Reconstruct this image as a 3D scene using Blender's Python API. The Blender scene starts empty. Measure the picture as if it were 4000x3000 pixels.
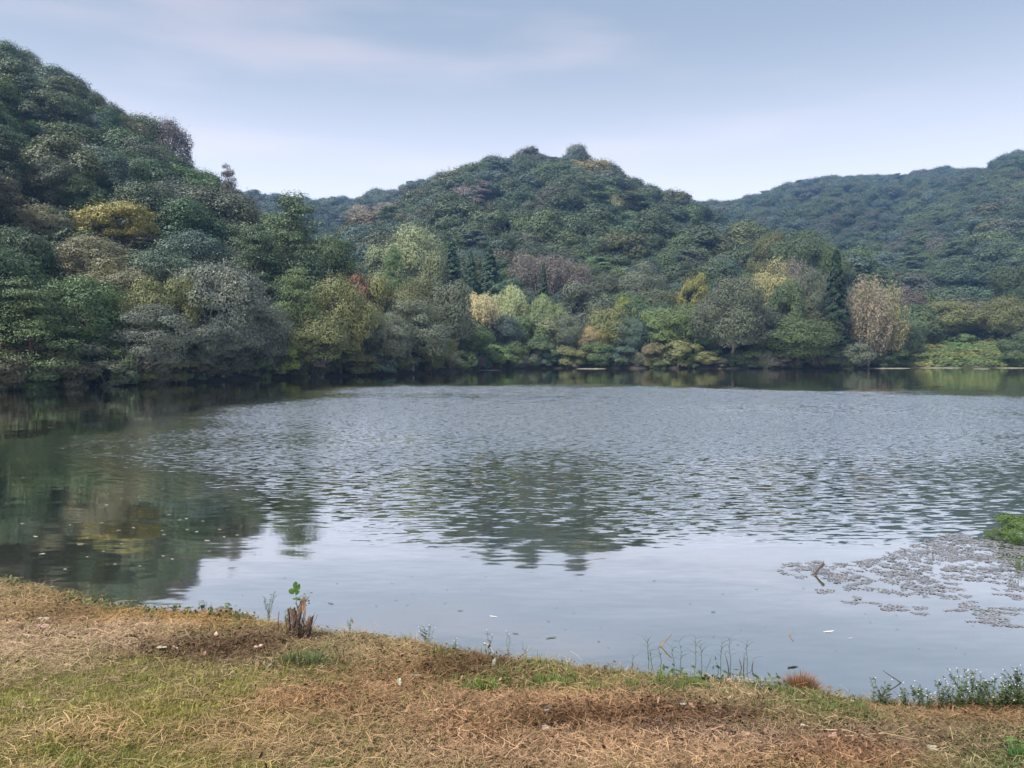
import bpy, math
import numpy as np
from mathutils import Vector
R = math.radians
rng = np.random.default_rng(11)
scene = bpy.context.scene

# ------------------------------------------------------------------ camera, sky, sun, exposure
EYE = 2.6
PITCH = R(2.386)
cam_d = bpy.data.cameras.new('camera')
cam = bpy.data.objects.new('camera', cam_d)
scene.collection.objects.link(cam)
cam.location = (0, 0, EYE)
cam.rotation_euler = (math.pi/2 - PITCH, 0, 0)
cam_d.sensor_width = 36.0
cam_d.lens = 27.0
cam_d.clip_start = 0.05
cam_d.clip_end = 9000
scene.camera = cam

SUN_EL, SUN_AZ = R(55), R(228)       # azimuth clockwise from +Y
world = bpy.data.worlds.new('World')
scene.world = world
world.use_nodes = True
wn, wl = world.node_tree.nodes, world.node_tree.links
wn.clear()
wout = wn.new('ShaderNodeOutputWorld')
wbg = wn.new('ShaderNodeBackground')
wbg.inputs['Strength'].default_value = 0.075
sky = wn.new('ShaderNodeTexSky')
sky.sky_type = 'NISHITA'
sky.sun_disc = False
sky.sun_elevation = SUN_EL
sky.sun_rotation = SUN_AZ
sky.air_density = 1.0
sky.dust_density = 2.0
sky.ozone_density = 1.6
# a thin veil of high cloud over the clear sky: pale grey, thicker low down, with faint pinkish streaks
tc = wn.new('ShaderNodeTexCoord')
sep = wn.new('ShaderNodeSeparateXYZ'); wl.new(tc.outputs['Generated'], sep.inputs[0])
veil = wn.new('ShaderNodeMapRange'); veil.interpolation_type = 'SMOOTHSTEP'
wl.new(sep.outputs['Z'], veil.inputs['Value'])
veil.inputs['From Min'].default_value = -0.05; veil.inputs['From Max'].default_value = 0.75
veil.inputs['To Min'].default_value = 0.95; veil.inputs['To Max'].default_value = 0.8
mp = wn.new('ShaderNodeMapping'); mp.inputs['Scale'].default_value = (1.3, 1.3, 7.0); mp.inputs['Rotation'].default_value = (0, R(14), 0)
wl.new(tc.outputs['Generated'], mp.inputs[0])
cn = wn.new('ShaderNodeTexNoise'); cn.inputs['Scale'].default_value = 1.6; cn.inputs['Detail'].default_value = 4; cn.inputs['Roughness'].default_value = 0.45
wl.new(mp.outputs[0], cn.inputs['Vector'])
cr = wn.new('ShaderNodeMapRange'); cr.interpolation_type = 'SMOOTHSTEP'
cr.inputs['From Min'].default_value = 0.48; cr.inputs['From Max'].default_value = 0.7
wl.new(cn.outputs[0], cr.inputs['Value'])
vc = wn.new('ShaderNodeMix'); vc.data_type = 'RGBA'
SKY_VEIL = (2.4, 2.9, 3.5)
SKY_STREAK = (3.9, 3.8, 4.15)
vc.inputs['A'].default_value = (*SKY_VEIL, 1); vc.inputs['B'].default_value = (*SKY_STREAK, 1)
wl.new(cr.outputs[0], vc.inputs['Factor'])
# the veil is brighter toward the horizon, where one looks through more of it
vb = wn.new('ShaderNodeMapRange'); vb.interpolation_type = 'SMOOTHERSTEP'
vb.inputs['From Min'].default_value = 0.02; vb.inputs['From Max'].default_value = 0.45
vb.inputs['To Min'].default_value = 1.0; vb.inputs['To Max'].default_value = 0.0
wl.new(sep.outputs['Z'], vb.inputs['Value'])
vh = wn.new('ShaderNodeMix'); vh.data_type = 'RGBA'
SKY_LOW = (8.9, 8.7, 9.3)
vh.inputs['B'].default_value = (*SKY_LOW, 1)
wl.new(vb.outputs[0], vh.inputs['Factor']); wl.new(vc.outputs['Result'], vh.inputs['A'])
wm = wn.new('ShaderNodeMix'); wm.data_type = 'RGBA'
wl.new(veil.outputs[0], wm.inputs['Factor'])
wl.new(sky.outputs[0], wm.inputs['A']); wl.new(vh.outputs['Result'], wm.inputs['B'])
wl.new(wm.outputs['Result'], wbg.inputs['Color'])
wl.new(wbg.outputs[0], wout.inputs['Surface'])

sun_d = bpy.data.lights.new('sun', 'SUN')
sun_d.energy = 3.8
sun_d.angle = R(20)
sun_d.color = (1.0, 0.93, 0.86)
sun = bpy.data.objects.new('sun', sun_d)
scene.collection.objects.link(sun)
sdir = Vector((math.sin(SUN_AZ)*math.cos(SUN_EL), math.cos(SUN_AZ)*math.cos(SUN_EL), math.sin(SUN_EL)))
sun.rotation_euler = sdir.to_track_quat('Z', 'Y').to_euler()

vs = scene.view_settings
vs.view_transform = 'Standard'; vs.look = 'None'; vs.gamma = 1.0; vs.use_curve_mapping = False
vs.exposure = 1.2
cy = scene.cycles
cy.use_denoising = True
try: cy.denoiser = 'OPENIMAGEDENOISE'
except Exception: pass
try: cy.denoising_prefilter = 'ACCURATE'
except Exception: pass
cy.max_bounces = 6; cy.diffuse_bounces = 2; cy.glossy_bounces = 3; cy.transmission_bounces = 2
cy.transparent_max_bounces = 4; cy.volume_bounces = 0
cy.sample_clamp_indirect = 4.0

# ------------------------------------------------------------------ helpers
def ray(px, py):
    """Direction (per unit of forward distance) that a place in view has from the eye."""
    cx, cz = (px-2000)/3000.0, (1500-py)/3000.0
    y = math.cos(PITCH) + math.sin(PITCH)*cz
    z = -math.sin(PITCH) + math.cos(PITCH)*cz
    return cx/y, z/y                     # x per metre of y, z per metre of y

def at(px, py, Y):
    u, e = ray(px, py)
    return Vector((u*Y, Y, EYE + e*Y))

def col(name='scene'):
    return scene.collection

class M:
    """Collects vertices, quads and triangles with a per-vertex 'var' value; builds one mesh."""
    def __init__(s): s.v, s.q, s.t, s.a, s.n = [], [], [], [], 0
    def add(s, v, q=None, t=None, var=0.5):
        v = np.asarray(v, np.float32).reshape(-1, 3)
        if q is not None and len(q): s.q.append(np.asarray(q, np.int64).reshape(-1, 4) + s.n)
        if t is not None and len(t): s.t.append(np.asarray(t, np.int64).reshape(-1, 3) + s.n)
        s.v.append(v)
        s.a.append(np.broadcast_to(np.asarray(var, np.float32), (len(v),)).astype(np.float32))
        s.n += len(v)
        return s
    def merge(s, o):
        v = np.concatenate(o.v)
        s.add(v, np.concatenate(o.q) if o.q else None, np.concatenate(o.t) if o.t else None, np.concatenate(o.a))
        return s
    def mesh(s, name, mat, smooth=False):
        me = bpy.data.meshes.new(name)
        v = np.concatenate(s.v)
        q = np.concatenate(s.q) if s.q else np.zeros((0, 4), np.int64)
        t = np.concatenate(s.t) if s.t else np.zeros((0, 3), np.int64)
        me.vertices.add(len(v)); me.vertices.foreach_set('co', v.ravel())
        li = np.concatenate([q.ravel(), t.ravel()]).astype(np.int32)
        me.loops.add(len(li)); me.loops.foreach_set('vertex_index', li)
        n = len(q) + len(t)
        tot = np.concatenate([np.full(len(q), 4), np.full(len(t), 3)]).astype(np.int32)
        st = np.concatenate([[0], np.cumsum(tot)[:-1]]).astype(np.int32)
        me.polygons.add(n); me.polygons.foreach_set('loop_start', st)
        try: me.polygons.foreach_set('loop_total', tot)
        except Exception: pass
        me.polygons.foreach_set('use_smooth', np.full(n, smooth))
        at_ = me.attributes.new('var', 'FLOAT', 'POINT'); at_.data.foreach_set('value', np.concatenate(s.a))
        me.materials.append(mat)
        me.update(calc_edges=True)
        return me
    def obj(s, name, mat, parent=None, smooth=False):
        o = bpy.data.objects.new(name, s.mesh(name, mat, smooth))
        scene.collection.objects.link(o)
        if parent: o.parent = parent
        return o

def unit(a):
    return a/np.maximum(np.linalg.norm(a, axis=-1, keepdims=True), 1e-9)

def tube(m, pts, rad, sides=6, var=0.5, cap=True):
    pts = np.asarray(pts, float); rad = np.broadcast_to(np.asarray(rad, float), (len(pts),))
    tg = unit(np.gradient(pts, axis=0))
    ref = np.array([0.31, 0.17, 0.93]) if abs(tg[0][2]) < 0.9 else np.array([1.0, 0.1, 0.0])
    a = unit(np.cross(tg, ref)); b = np.cross(tg, a)
    th = np.linspace(0, 2*np.pi, sides, endpoint=False)
    v = pts[:, None] + rad[:, None, None]*(np.cos(th)[None, :, None]*a[:, None] + np.sin(th)[None, :, None]*b[:, None])
    n = len(pts)
    i, j = np.meshgrid(np.arange(n-1), np.arange(sides), indexing='ij')
    q = np.stack([i*sides+j, i*sides+(j+1) % sides, (i+1)*sides+(j+1) % sides, (i+1)*sides+j], -1).reshape(-1, 4)
    vv = v.reshape(-1, 3); t = []
    if cap:
        vv = np.vstack([vv, pts[-1], pts[0]])
        for k in range(sides):
            t.append([(n-1)*sides+k, (n-1)*sides+(k+1) % sides, n*sides])
            t.append([(k+1) % sides, k, n*sides+1])
    m.add(vv, q, t, var)

def cards(m, c, n, s, asp=0.6, r=None, var=None, tang=None):
    """Leaf-sized kite faces at centres c, facing n."""
    r = r or rng
    n = unit(n); N = len(c)
    if tang is None: tang = r.normal(size=(N, 3))
    t = unit(tang - (tang*n).sum(1, keepdims=True)*n)
    b = np.cross(n, t)
    s = np.broadcast_to(s, (N,))[:, None]
    v = np.stack([c - t*s, c + b*s*asp + n*s*0.12, c + t*s, c - b*s*asp + n*s*0.12], 1).reshape(-1, 3)
    q = np.arange(4*N).reshape(-1, 4)
    if var is None: var = r.random(N)
    m.add(v, q, None, np.repeat(var, 4))

def empty(name, loc=(0, 0, 0)):
    o = bpy.data.objects.new(name, None)
    scene.collection.objects.link(o); o.location = loc; o.empty_display_size = 0.3
    return o

def tag(o, label, cat, group=None):
    o['label'] = label; o['category'] = cat
    if group: o['group'] = group
    return o

def copy_thing(src, loc, rot, scl):
    r = src.copy(); scene.collection.objects.link(r)
    r.location = loc; r.rotation_euler = (0, 0, rot); r.scale = scl
    for ch in list(src.children):
        c = ch.copy(); scene.collection.objects.link(c); c.parent = r
        for g in ch.children:
            d = g.copy(); scene.collection.objects.link(d); d.parent = c
    return r

def vnoise(x, y, sc, seed=0, octv=3):
    """Smooth value noise, numpy, range about -1..1."""
    out = 0; amp = 1; tot = 0
    for o in range(octv):
        X, Y = x*sc + seed*17.3 + o*5.1, y*sc - seed*9.7 + o*3.3
        xi, yi = np.floor(X), np.floor(Y); fx, fy = X-xi, Y-yi
        fx = fx*fx*(3-2*fx); fy = fy*fy*(3-2*fy)
        h = lambda a, b: (np.modf(np.abs(np.sin(a*127.1 + b*311.7 + seed)*43758.5453))[0])*2-1
        v = (h(xi, yi)*(1-fx) + h(xi+1, yi)*fx)*(1-fy) + (h(xi, yi+1)*(1-fx) + h(xi+1, yi+1)*fx)*fy
        out = out + amp*v; tot += amp; amp *= 0.5; sc *= 2.03
    return out/tot

sm = lambda t: np.clip(t, 0, 1)**2*(3-2*np.clip(t, 0, 1))

# ------------------------------------------------------------------ materials
def mat(name):
    m = bpy.data.materials.new(name); m.use_nodes = True
    m.node_tree.nodes.clear()
    return m, m.node_tree.nodes, m.node_tree.links

def bark_mat(name, c1, c2, scale=6.0):
    m, n, l = mat(name)
    o = n.new('ShaderNodeOutputMaterial'); b = n.new('ShaderNodeBsdfPrincipled')
    g = n.new('ShaderNodeTexCoord'); mpn = n.new('ShaderNodeMapping'); mpn.inputs['Scale'].default_value = (scale, scale, scale*0.25)
    l.new(g.outputs['Object'], mpn.inputs[0])
    t = n.new('ShaderNodeTexNoise'); t.inputs['Scale'].default_value = 2.0; t.inputs['Detail'].default_value = 5
    l.new(mpn.outputs[0], t.inputs['Vector'])
    r = n.new('ShaderNodeValToRGB'); r.color_ramp.elements[0].color = (*c1, 1); r.color_ramp.elements[1].color = (*c2, 1)
    r.color_ramp.elements[0].position = 0.3; r.color_ramp.elements[1].position = 0.7
    l.new(t.outputs[0], r.inputs[0]); l.new(r.outputs[0], b.inputs['Base Color'])
    bp = n.new('ShaderNodeBump'); bp.inputs['Strength'].default_value = 0.6; bp.inputs['Distance'].default_value = 0.02
    l.new(t.outputs[0], bp.inputs['Height']); l.new(bp.outputs[0], b.inputs['Normal'])
    b.inputs['Roughness'].default_value = 0.9
    l.new(b.outputs[0], o.inputs[0])
    return m

def leaf_mat(name, mode='OBJECT', gloss=0.03, contrast=0.2, trans=0.18, fixed=None, warm=(1.14, 1.04, 0.78), gain=1.0):
    """Foliage: tint (object colour or the instance's own tint) varied leaf by leaf and in drifts."""
    m, n, l = mat(name)
    o = n.new('ShaderNodeOutputMaterial')
    if fixed is not None:
        src = n.new('ShaderNodeRGB'); src.outputs[0].default_value = (*fixed, 1); tint = src.outputs[0]
    elif mode == 'OBJECT':
        src = n.new('ShaderNodeObjectInfo'); tint = src.outputs['Color']
    else:
        src = n.new('ShaderNodeAttribute'); src.attribute_type = 'INSTANCER'; src.attribute_name = 'tint'; tint = src.outputs['Color']
    a = n.new('ShaderNodeAttribute'); a.attribute_name = 'var'
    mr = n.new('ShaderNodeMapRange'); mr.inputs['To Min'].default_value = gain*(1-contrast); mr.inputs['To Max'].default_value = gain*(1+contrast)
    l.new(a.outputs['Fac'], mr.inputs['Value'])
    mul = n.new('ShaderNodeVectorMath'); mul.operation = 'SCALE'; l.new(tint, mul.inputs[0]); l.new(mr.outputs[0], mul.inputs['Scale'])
    # drifts of older, warmer leaves
    g = n.new('ShaderNodeNewGeometry')
    t = n.new('ShaderNodeTexNoise'); t.inputs['Scale'].default_value = 0.45 if mode == 'OBJECT' else 0.3; t.inputs['Detail'].default_value = 3
    l.new(g.outputs['Position'], t.inputs['Vector'])
    tr = n.new('ShaderNodeMapRange'); tr.inputs['From Min'].default_value = 0.45; tr.inputs['From Max'].default_value = 0.7
    tr.inputs['To Max'].default_value = 0.75
    l.new(t.outputs[0], tr.inputs['Value'])
    wv = n.new('ShaderNodeVectorMath'); wv.operation = 'MULTIPLY'; wv.inputs[1].default_value = warm
    l.new(mul.outputs[0], wv.inputs[0])
    mx = n.new('ShaderNodeMix'); mx.data_type = 'RGBA'; l.new(tr.outputs[0], mx.inputs['Factor'])
    l.new(mul.outputs[0], mx.inputs['A']); l.new(wv.outputs[0], mx.inputs['B'])
    d = n.new('ShaderNodeBsdfDiffuse'); l.new(mx.outputs['Result'], d.inputs['Color'])
    tl = n.new('ShaderNodeBsdfTranslucent'); l.new(mx.outputs['Result'], tl.inputs['Color'])
    s1 = n.new('ShaderNodeMixShader'); s1.inputs[0].default_value = trans
    l.new(d.outputs[0], s1.inputs[1]); l.new(tl.outputs[0], s1.inputs[2])
    gl = n.new('ShaderNodeBsdfGlossy'); gl.inputs['Roughness'].default_value = 0.5; gl.inputs['Color'].default_value = (0.9, 0.95, 1, 1)
    fr = n.new('ShaderNodeFresnel'); fr.inputs['IOR'].default_value = 1.35
    fm = n.new('ShaderNodeMath'); fm.operation = 'MULTIPLY'; fm.inputs[1].default_value = gloss*2; l.new(fr.outputs[0], fm.inputs[0])
    s2 = n.new('ShaderNodeMixShader'); l.new(fm.outputs[0], s2.inputs[0]); l.new(s1.outputs[0], s2.inputs[1]); l.new(gl.outputs[0], s2.inputs[2])
    l.new(s2.outputs[0], o.inputs[0])
    return m

BARK = bark_mat('bark', (0.05, 0.04, 0.032), (0.14, 0.12, 0.10))
PALEBARK = bark_mat('pale_bark', (0.12, 0.11, 0.10), (0.30, 0.28, 0.26))
REDBARK = bark_mat('pine_bark', (0.06, 0.035, 0.025), (0.17, 0.10, 0.07))
LEAF = leaf_mat('foliage', gain=1.45)
LEAFI = leaf_mat('foliage_forest', 'INST', gain=1.3)
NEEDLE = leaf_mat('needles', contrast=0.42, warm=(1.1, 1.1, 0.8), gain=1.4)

# ------------------------------------------------------------------ far terrain: left hillside, central hill, far ridges, right mountain
# skyline of each hill: (column in view, height in view, distance of its crest)
SK_LEFT = [(-2600, -900, 120), (-1000, -330, 150), (-400, -60, 165), (0, 160, 170), (250, 275, 165), (420, 395, 160), (600, 510, 152), (740, 625, 142),
           (900, 750, 132), (1000, 810, 126), (1100, 860, 124), (1200, 940, 118), (1320, 1040, 114), (1500, 1180, 112), (1700, 1280, 115), (1900, 1400, 118), (2050, 1440, 125)]
SK_MID = [(1150, 1250, 230), (1300, 960, 250), (1400, 880, 280), (1500, 835, 290), (1600, 790, 300), (1700, 735, 310), (1800, 690, 320), (1900, 652, 330), (2000, 622, 340),
          (2060, 608, 340), (2190, 606, 340), (2300, 640, 330), (2400, 690, 320), (2500, 735, 310), (2600, 775, 300), (2700, 822, 285), (2800, 880, 265),
          (2900, 935, 245), (3050, 950, 225), (3150, 965, 210), (3250, 1010, 195), (3350, 1075, 185), (3450, 1150, 178), (3600, 1260, 172), (3800, 1400, 170)]
SK_FAR = [(-400, 780, 560), (600, 800, 560), (900, 778, 560), (1000, 780, 560), (1150, 788, 560), (1300, 800, 560), (1380, 786, 560), (1450, 782, 560), (1600, 748, 540), (1750, 708, 520),
          (1850, 685, 510), (2000, 700, 500), (2400, 740, 520), (2700, 806, 600)]
SK_RIGHT = [(2300, 850, 640), (2600, 812, 660), (2700, 806, 660), (2820, 816, 660), (2890, 806, 660), (2950, 788, 670), (3050, 752, 680), (3200, 716, 690), (3330, 714, 700), (3450, 712, 700),
            (3600, 692, 690), (3700, 678, 690), (3780, 690, 680), (3850, 690, 660), (4000, 700, 640), (5200, 640, 600)]
SK_SPUR = [(2900, 1300, 330), (3100, 1150, 340), (3300, 1030, 350), (3400, 950, 370), (3500, 890, 400), (3600, 830, 430), (3700, 765, 460), (3780, 712, 480), (3850, 672, 490), (3900, 650, 495), (3960, 622, 500),
           (4000, 614, 500), (4200, 590, 500), (4800, 480, 480), (5600, 300, 420)]
# far shore of the lake: (column, distance)
SHORE = [(-9000, 30), (-3000, 32), (-1500, 36), (-700, 43), (0, 51), (250, 55), (500, 60), (750, 65), (1000, 73), (1250, 80), (1500, 86), (1700, 94), (1800, 100), (1900, 113), (2050, 121), (2400, 122),
         (3000, 119), (3300, 120), (3500, 126), (4000, 125), (4500, 120), (5200, 95), (6500, 60), (9000, 34)]
SHX = np.array([a[0] for a in SHORE], float); SHY = np.array([a[1] for a in SHORE], float)

def shore_far(x, y):
    px = 2000 + 3000*x/np.maximum(y, 1.0)
    return np.interp(px, SHX, SHY) + 1.6*vnoise(x, y*0, 0.11, 5, 3)

def hill(x, y, tab, treeh, base, zb, k=0.12, back=0.9):
    tab = np.array(tab, float)
    px = 2000 + 3000*x/np.maximum(y, 1.0)
    py = np.interp(px, tab[:, 0], tab[:, 1]); D = np.interp(px, tab[:, 0], tab[:, 2])
    cz = (1500-py)/3000
    e = (-math.sin(PITCH) + math.cos(PITCH)*cz)/(math.cos(PITCH) + math.sin(PITCH)*cz)
    zc = EYE + e*D - treeh
    t = (y-base)/np.maximum(D-base, 1)
    f = np.where(t > 0, t*(1+k*(1-t)), t*0.3)
    front = zb + (zc-zb)*f
    bk = zc - np.maximum(zc, 5)*((y-D)/(back*D))**1.0*0.9
    return np.where(t <= 1, front, bk)

def height_far(x, y):
    s = shore_far(x, y)
    h = np.minimum(0.5 + (y-s)*0.03, 4.0)                                   # valley floor
    pxm = 2000 + 3000*x/np.maximum(y, 1.0)
    h = h + 0.11*np.clip(y-s, 0, 30)*sm((pxm-3480+90*vnoise(x, y, 0.12, 44, 2))/140)
    h = np.maximum(h, hill(x, y, SK_LEFT, 7.5, s-1, 0.3))
    h = np.maximum(h, hill(x, y, SK_MID, 6.5, np.maximum(s+6, 128), 0.3, k=0.05))
    h = np.maximum(h, hill(x, y, SK_FAR, 6, 250, 0, k=0.25))
    h = np.maximum(h, hill(x, y, SK_RIGHT, 6, 240, 0, k=0.3))
    h = np.maximum(h, hill(x, y, SK_SPUR, 6, 190, 2, k=0.15))
    rough = np.clip((y-s)/60, 0, 1)*np.clip(y/200, 0.5, 3)
    h = h + rough*0.9*vnoise(x, y, 0.02, 2, 3)
    bank = np.clip((y-s)/7.0, 0, 1)**0.8
    h = np.where(y > s, 0.03 + (np.maximum(h, 0.35)+0.15*vnoise(x, y, 0.35, 8, 2))*bank, -0.3 - np.minimum((s-y)*0.15, 1.5))
    return h

# polar-ish grid: wide and reaching the horizon
us = np.concatenate([np.linspace(-2.2, -1.2, 30), np.linspace(-1.17, 1.17, 300), np.linspace(1.2, 2.2, 30)])
ds = np.concatenate([np.geomspace(20, 200, 230), np.geomspace(203, 900, 150), np.linspace(920, 1400, 10)])
U, Dg = np.meshgrid(us, ds)
X = U*Dg; Y = Dg
Z = height_far(X, Y)
Z = np.where(Y > 1100, Z*0.5-10, Z)
m = M()
nu, nd = len(us), len(ds)
i, j = np.meshgrid(np.arange(nd-1), np.arange(nu-1), indexing='ij')
q = np.stack([i*nu+j, i*nu+j+1, (i+1)*nu+j+1, (i+1)*nu+j], -1).reshape(-1, 4)
sA = shore_far(X, Y)
PXg = 2000+3000*X/Y
meadow = (sm((PXg-3500+80*vnoise(X, Y, 0.15, 43, 3))/120)*sm((Y-sA-0.5)/2)*sm((150-Y)/12)).ravel()
m.add(np.stack([X, Y, Z], -1).reshape(-1, 3), q, None, meadow)
tm, n, l = mat('forest_floor')
o_ = n.new('ShaderNodeOutputMaterial'); b = n.new('ShaderNodeBsdfPrincipled'); b.inputs['Roughness'].default_value = 0.95
g = n.new('ShaderNodeNewGeometry')
t1 = n.new('ShaderNodeTexNoise'); t1.inputs['Scale'].default_value = 0.6; t1.inputs['Detail'].default_value = 8; l.new(g.outputs['Position'], t1.inputs['Vector'])
r1 = n.new('ShaderNodeValToRGB'); e = r1.color_ramp.elements
e[0].position = 0.3; e[0].color = (0.014, 0.012, 0.009, 1); e[1].position = 0.75; e[1].color = (0.055, 0.040, 0.028, 1)
x_ = e.new(0.52); x_.color = (0.028, 0.025, 0.015, 1)
l.new(t1.outputs[0], r1.inputs[0])
r2 = n.new('ShaderNodeValToRGB'); e = r2.color_ramp.elements
e[0].position = 0.35; e[0].color = (0.06, 0.08, 0.03, 1); e[1].position = 0.7; e[1].color = (0.13, 0.14, 0.06, 1)
l.new(t1.outputs[0], r2.inputs[0])
av = n.new('ShaderNodeAttribute'); av.attribute_name = 'var'
mx = n.new('ShaderNodeMix'); mx.data_type = 'RGBA'; l.new(av.outputs['Fac'], mx.inputs['Factor']); l.new(r1.outputs[0], mx.inputs['A']); l.new(r2.outputs[0], mx.inputs['B'])
l.new(mx.outputs['Result'], b.inputs['Base Color']); l.new(b.outputs[0], o_.inputs[0])
bp = n.new('ShaderNodeBump'); bp.inputs['Distance'].default_value = 0.25; bp.inputs['Strength'].default_value = 0.8; l.new(t1.outputs[0], bp.inputs['Height']); l.new(bp.outputs[0], b.inputs['Normal'])
hills = m.obj('hills', tm, smooth=True); hills['kind'] = 'structure'

# ------------------------------------------------------------------ near bank
NB_PX = [(0, 2285), (150, 2312), (300, 2352), (430, 2392), (600, 2404), (850, 2415), (1000, 2435), (1200, 2475), (1400, 2495), (1600, 2525), (1800, 2565), (2000, 2597), (2200, 2615), (2400, 2637),
         (2600, 2664), (2800, 2684), (3000, 2708), (3150, 2724), (3300, 2752), (3450, 2768), (3600, 2772), (3800, 2762), (4000, 2745)]
nb = []
for px, py in NB_PX:
    u, e = ray(px, py); d = (EYE-0.06)/-e; nb.append((u*d, d))
nb = [(-30, 24), (-18, 15.5), (-12, 12.0), (-8.5, 10.0)] + nb + [(4.9, 6.35), (5.8, 7.0), (7.2, 8.6), (9, 11.5), (14, 20)]
NBX = np.array([a[0] for a in nb]); NBY = np.array([a[1] for a in nb])

def shore_near(x):
    return np.interp(x, NBX, NBY) + 0.05*vnoise(x, x*0, 1.7, 3, 3)

def height_near(x, y):
    t = shore_near(x) - y
    z = 0.10*sm(t/0.16) + 0.90*np.clip(t/6.2, 0, 1.6)**0.92
    z = z + np.clip(t, 0, 1)*(0.045*vnoise(x, y, 1.3, 4, 3) + 0.02*vnoise(x, y, 6, 6, 2))
    under = -0.02 + t*0.35
    return np.where(t > 0, z, np.maximum(under, -0.8)-0.01)

xs = np.concatenate([np.linspace(-30, -8.1, 60), np.arange(-8, 8, 0.06), np.linspace(8.1, 16, 30)])
ys = np.concatenate([np.linspace(-14, 1.9, 30), np.arange(2, 11.5, 0.06), np.linspace(11.6, 26, 30)])
XN, YN = np.meshgrid(xs, ys); ZN = height_near(XN, YN)
m = M(); nx, ny = len(xs), len(ys)
i, j = np.meshgrid(np.arange(ny-1), np.arange(nx-1), indexing='ij')
q = np.stack([i*nx+j, i*nx+j+1, (i+1)*nx+j+1, (i+1)*nx+j], -1).reshape(-1, 4)
m.add(np.stack([XN, YN, ZN], -1).reshape(-1, 3), q)
gm, n, l = mat('bank_soil')
o_ = n.new('ShaderNodeOutputMaterial'); b = n.new('ShaderNodeBsdfPrincipled'); b.inputs['Roughness'].default_value = 0.95
g = n.new('ShaderNodeNewGeometry')
t1 = n.new('ShaderNodeTexNoise'); t1.inputs['Scale'].default_value = 9; t1.inputs['Detail'].default_value = 9; l.new(g.outputs['Position'], t1.inputs['Vector'])
r1 = n.new('ShaderNodeValToRGB'); e = r1.color_ramp.elements
e[0].position = 0.3; e[0].color = (0.05, 0.036, 0.02, 1); e[1].position = 0.72; e[1].color = (0.21, 0.15, 0.08, 1)
l.new(t1.outputs[0], r1.inputs[0])
gz_ = n.new('ShaderNodeSeparateXYZ'); l.new(g.outputs['Position'], gz_.inputs[0])
wet = n.new('ShaderNodeMapRange'); wet.inputs['From Min'].default_value = 0.03; wet.inputs['From Max'].default_value = 0.10; wet.inputs['To Min'].default_value = 0.3; wet.inputs['To Max'].default_value = 1.0
l.new(gz_.outputs['Z'], wet.inputs['Value'])
wv_ = n.new('ShaderNodeVectorMath'); wv_.operation = 'SCALE'; l.new(r1.outputs[0], wv_.inputs[0]); l.new(wet.outputs[0], wv_.inputs['Scale']); l.new(wv_.outputs[0], b.inputs['Base Color'])
bp = n.new('ShaderNodeBump'); bp.inputs['Distance'].default_value = 0.02; l.new(t1.outputs[0], bp.inputs['Height']); l.new(bp.outputs[0], b.inputs['Normal'])
l.new(b.outputs[0], o_.inputs[0])
ground = m.obj('ground', gm, smooth=True); ground['kind'] = 'structure'

def on_ground(px, py):
    """Where the sight line of a place in view meets the near bank (or the water)."""
    u, e = ray(px, py)
    dd = np.linspace(1.5, 60, 6000)
    gz = np.maximum(height_near(u*dd, dd), 0.0)
    k = np.argmax(EYE + e*dd <= gz)
    d = dd[k] if k > 0 else 12.0
    return Vector((u*d, d, gz[k]))

# ------------------------------------------------------------------ water
wm_, n, l = mat('lake_water')
o_ = n.new('ShaderNodeOutputMaterial')
g = n.new('ShaderNodeNewGeometry')
def math_(op, a, b=None, c=None, clamp=False):
    k = n.new('ShaderNodeMath'); k.operation = op; k.use_clamp = clamp
    for ix, v in enumerate((a, b, c)):
        if v is None: continue
        if isinstance(v, (int, float)): k.inputs[ix].default_value = v
        else: l.new(v, k.inputs[ix])
    return k.outputs[0]
def rng_(v, a, b, c=0.0, d=1.0):
    k = n.new('ShaderNodeMapRange'); k.interpolation_type = 'SMOOTHSTEP'; l.new(v, k.inputs['Value'])
    k.inputs['From Min'].default_value = a; k.inputs['From Max'].default_value = b; k.inputs['To Min'].default_value = c; k.inputs['To Max'].default_value = d
    return k.outputs[0]
def noise_(scale, detail=2, rough=0.5, sx=1.0, sy=1.0, rot=0.0, vec=None):
    mp_ = n.new('ShaderNodeMapping'); mp_.vector_type = 'POINT'; mp_.inputs['Scale'].default_value = (sx, sy, 1); mp_.inputs['Rotation'].default_value = (0, 0, rot)
    l.new(vec or g.outputs['Position'], mp_.inputs[0])
    k = n.new('ShaderNodeTexNoise'); k.noise_dimensions = '2D'; k.inputs['Scale'].default_value = scale; k.inputs['Detail'].default_value = detail; k.inputs['Roughness'].default_value = rough
    l.new(mp_.outputs[0], k.inputs['Vector'])
    return k
sp = n.new('ShaderNodeSeparateXYZ'); l.new(g.outputs['Position'], sp.inputs[0])
px_, py_ = sp.outputs['X'], sp.outputs['Y']
wob = math_('MULTIPLY', math_('SUBTRACT', noise_(0.16, 3, 0.6).outputs[0], 0.5), 9.0)          # ragged edge of the breeze
wobs = math_('MULTIPLY', math_('SUBTRACT', noise_(0.5, 3, 0.6, 0.4, 1.0).outputs[0], 0.5), 4.0)
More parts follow.
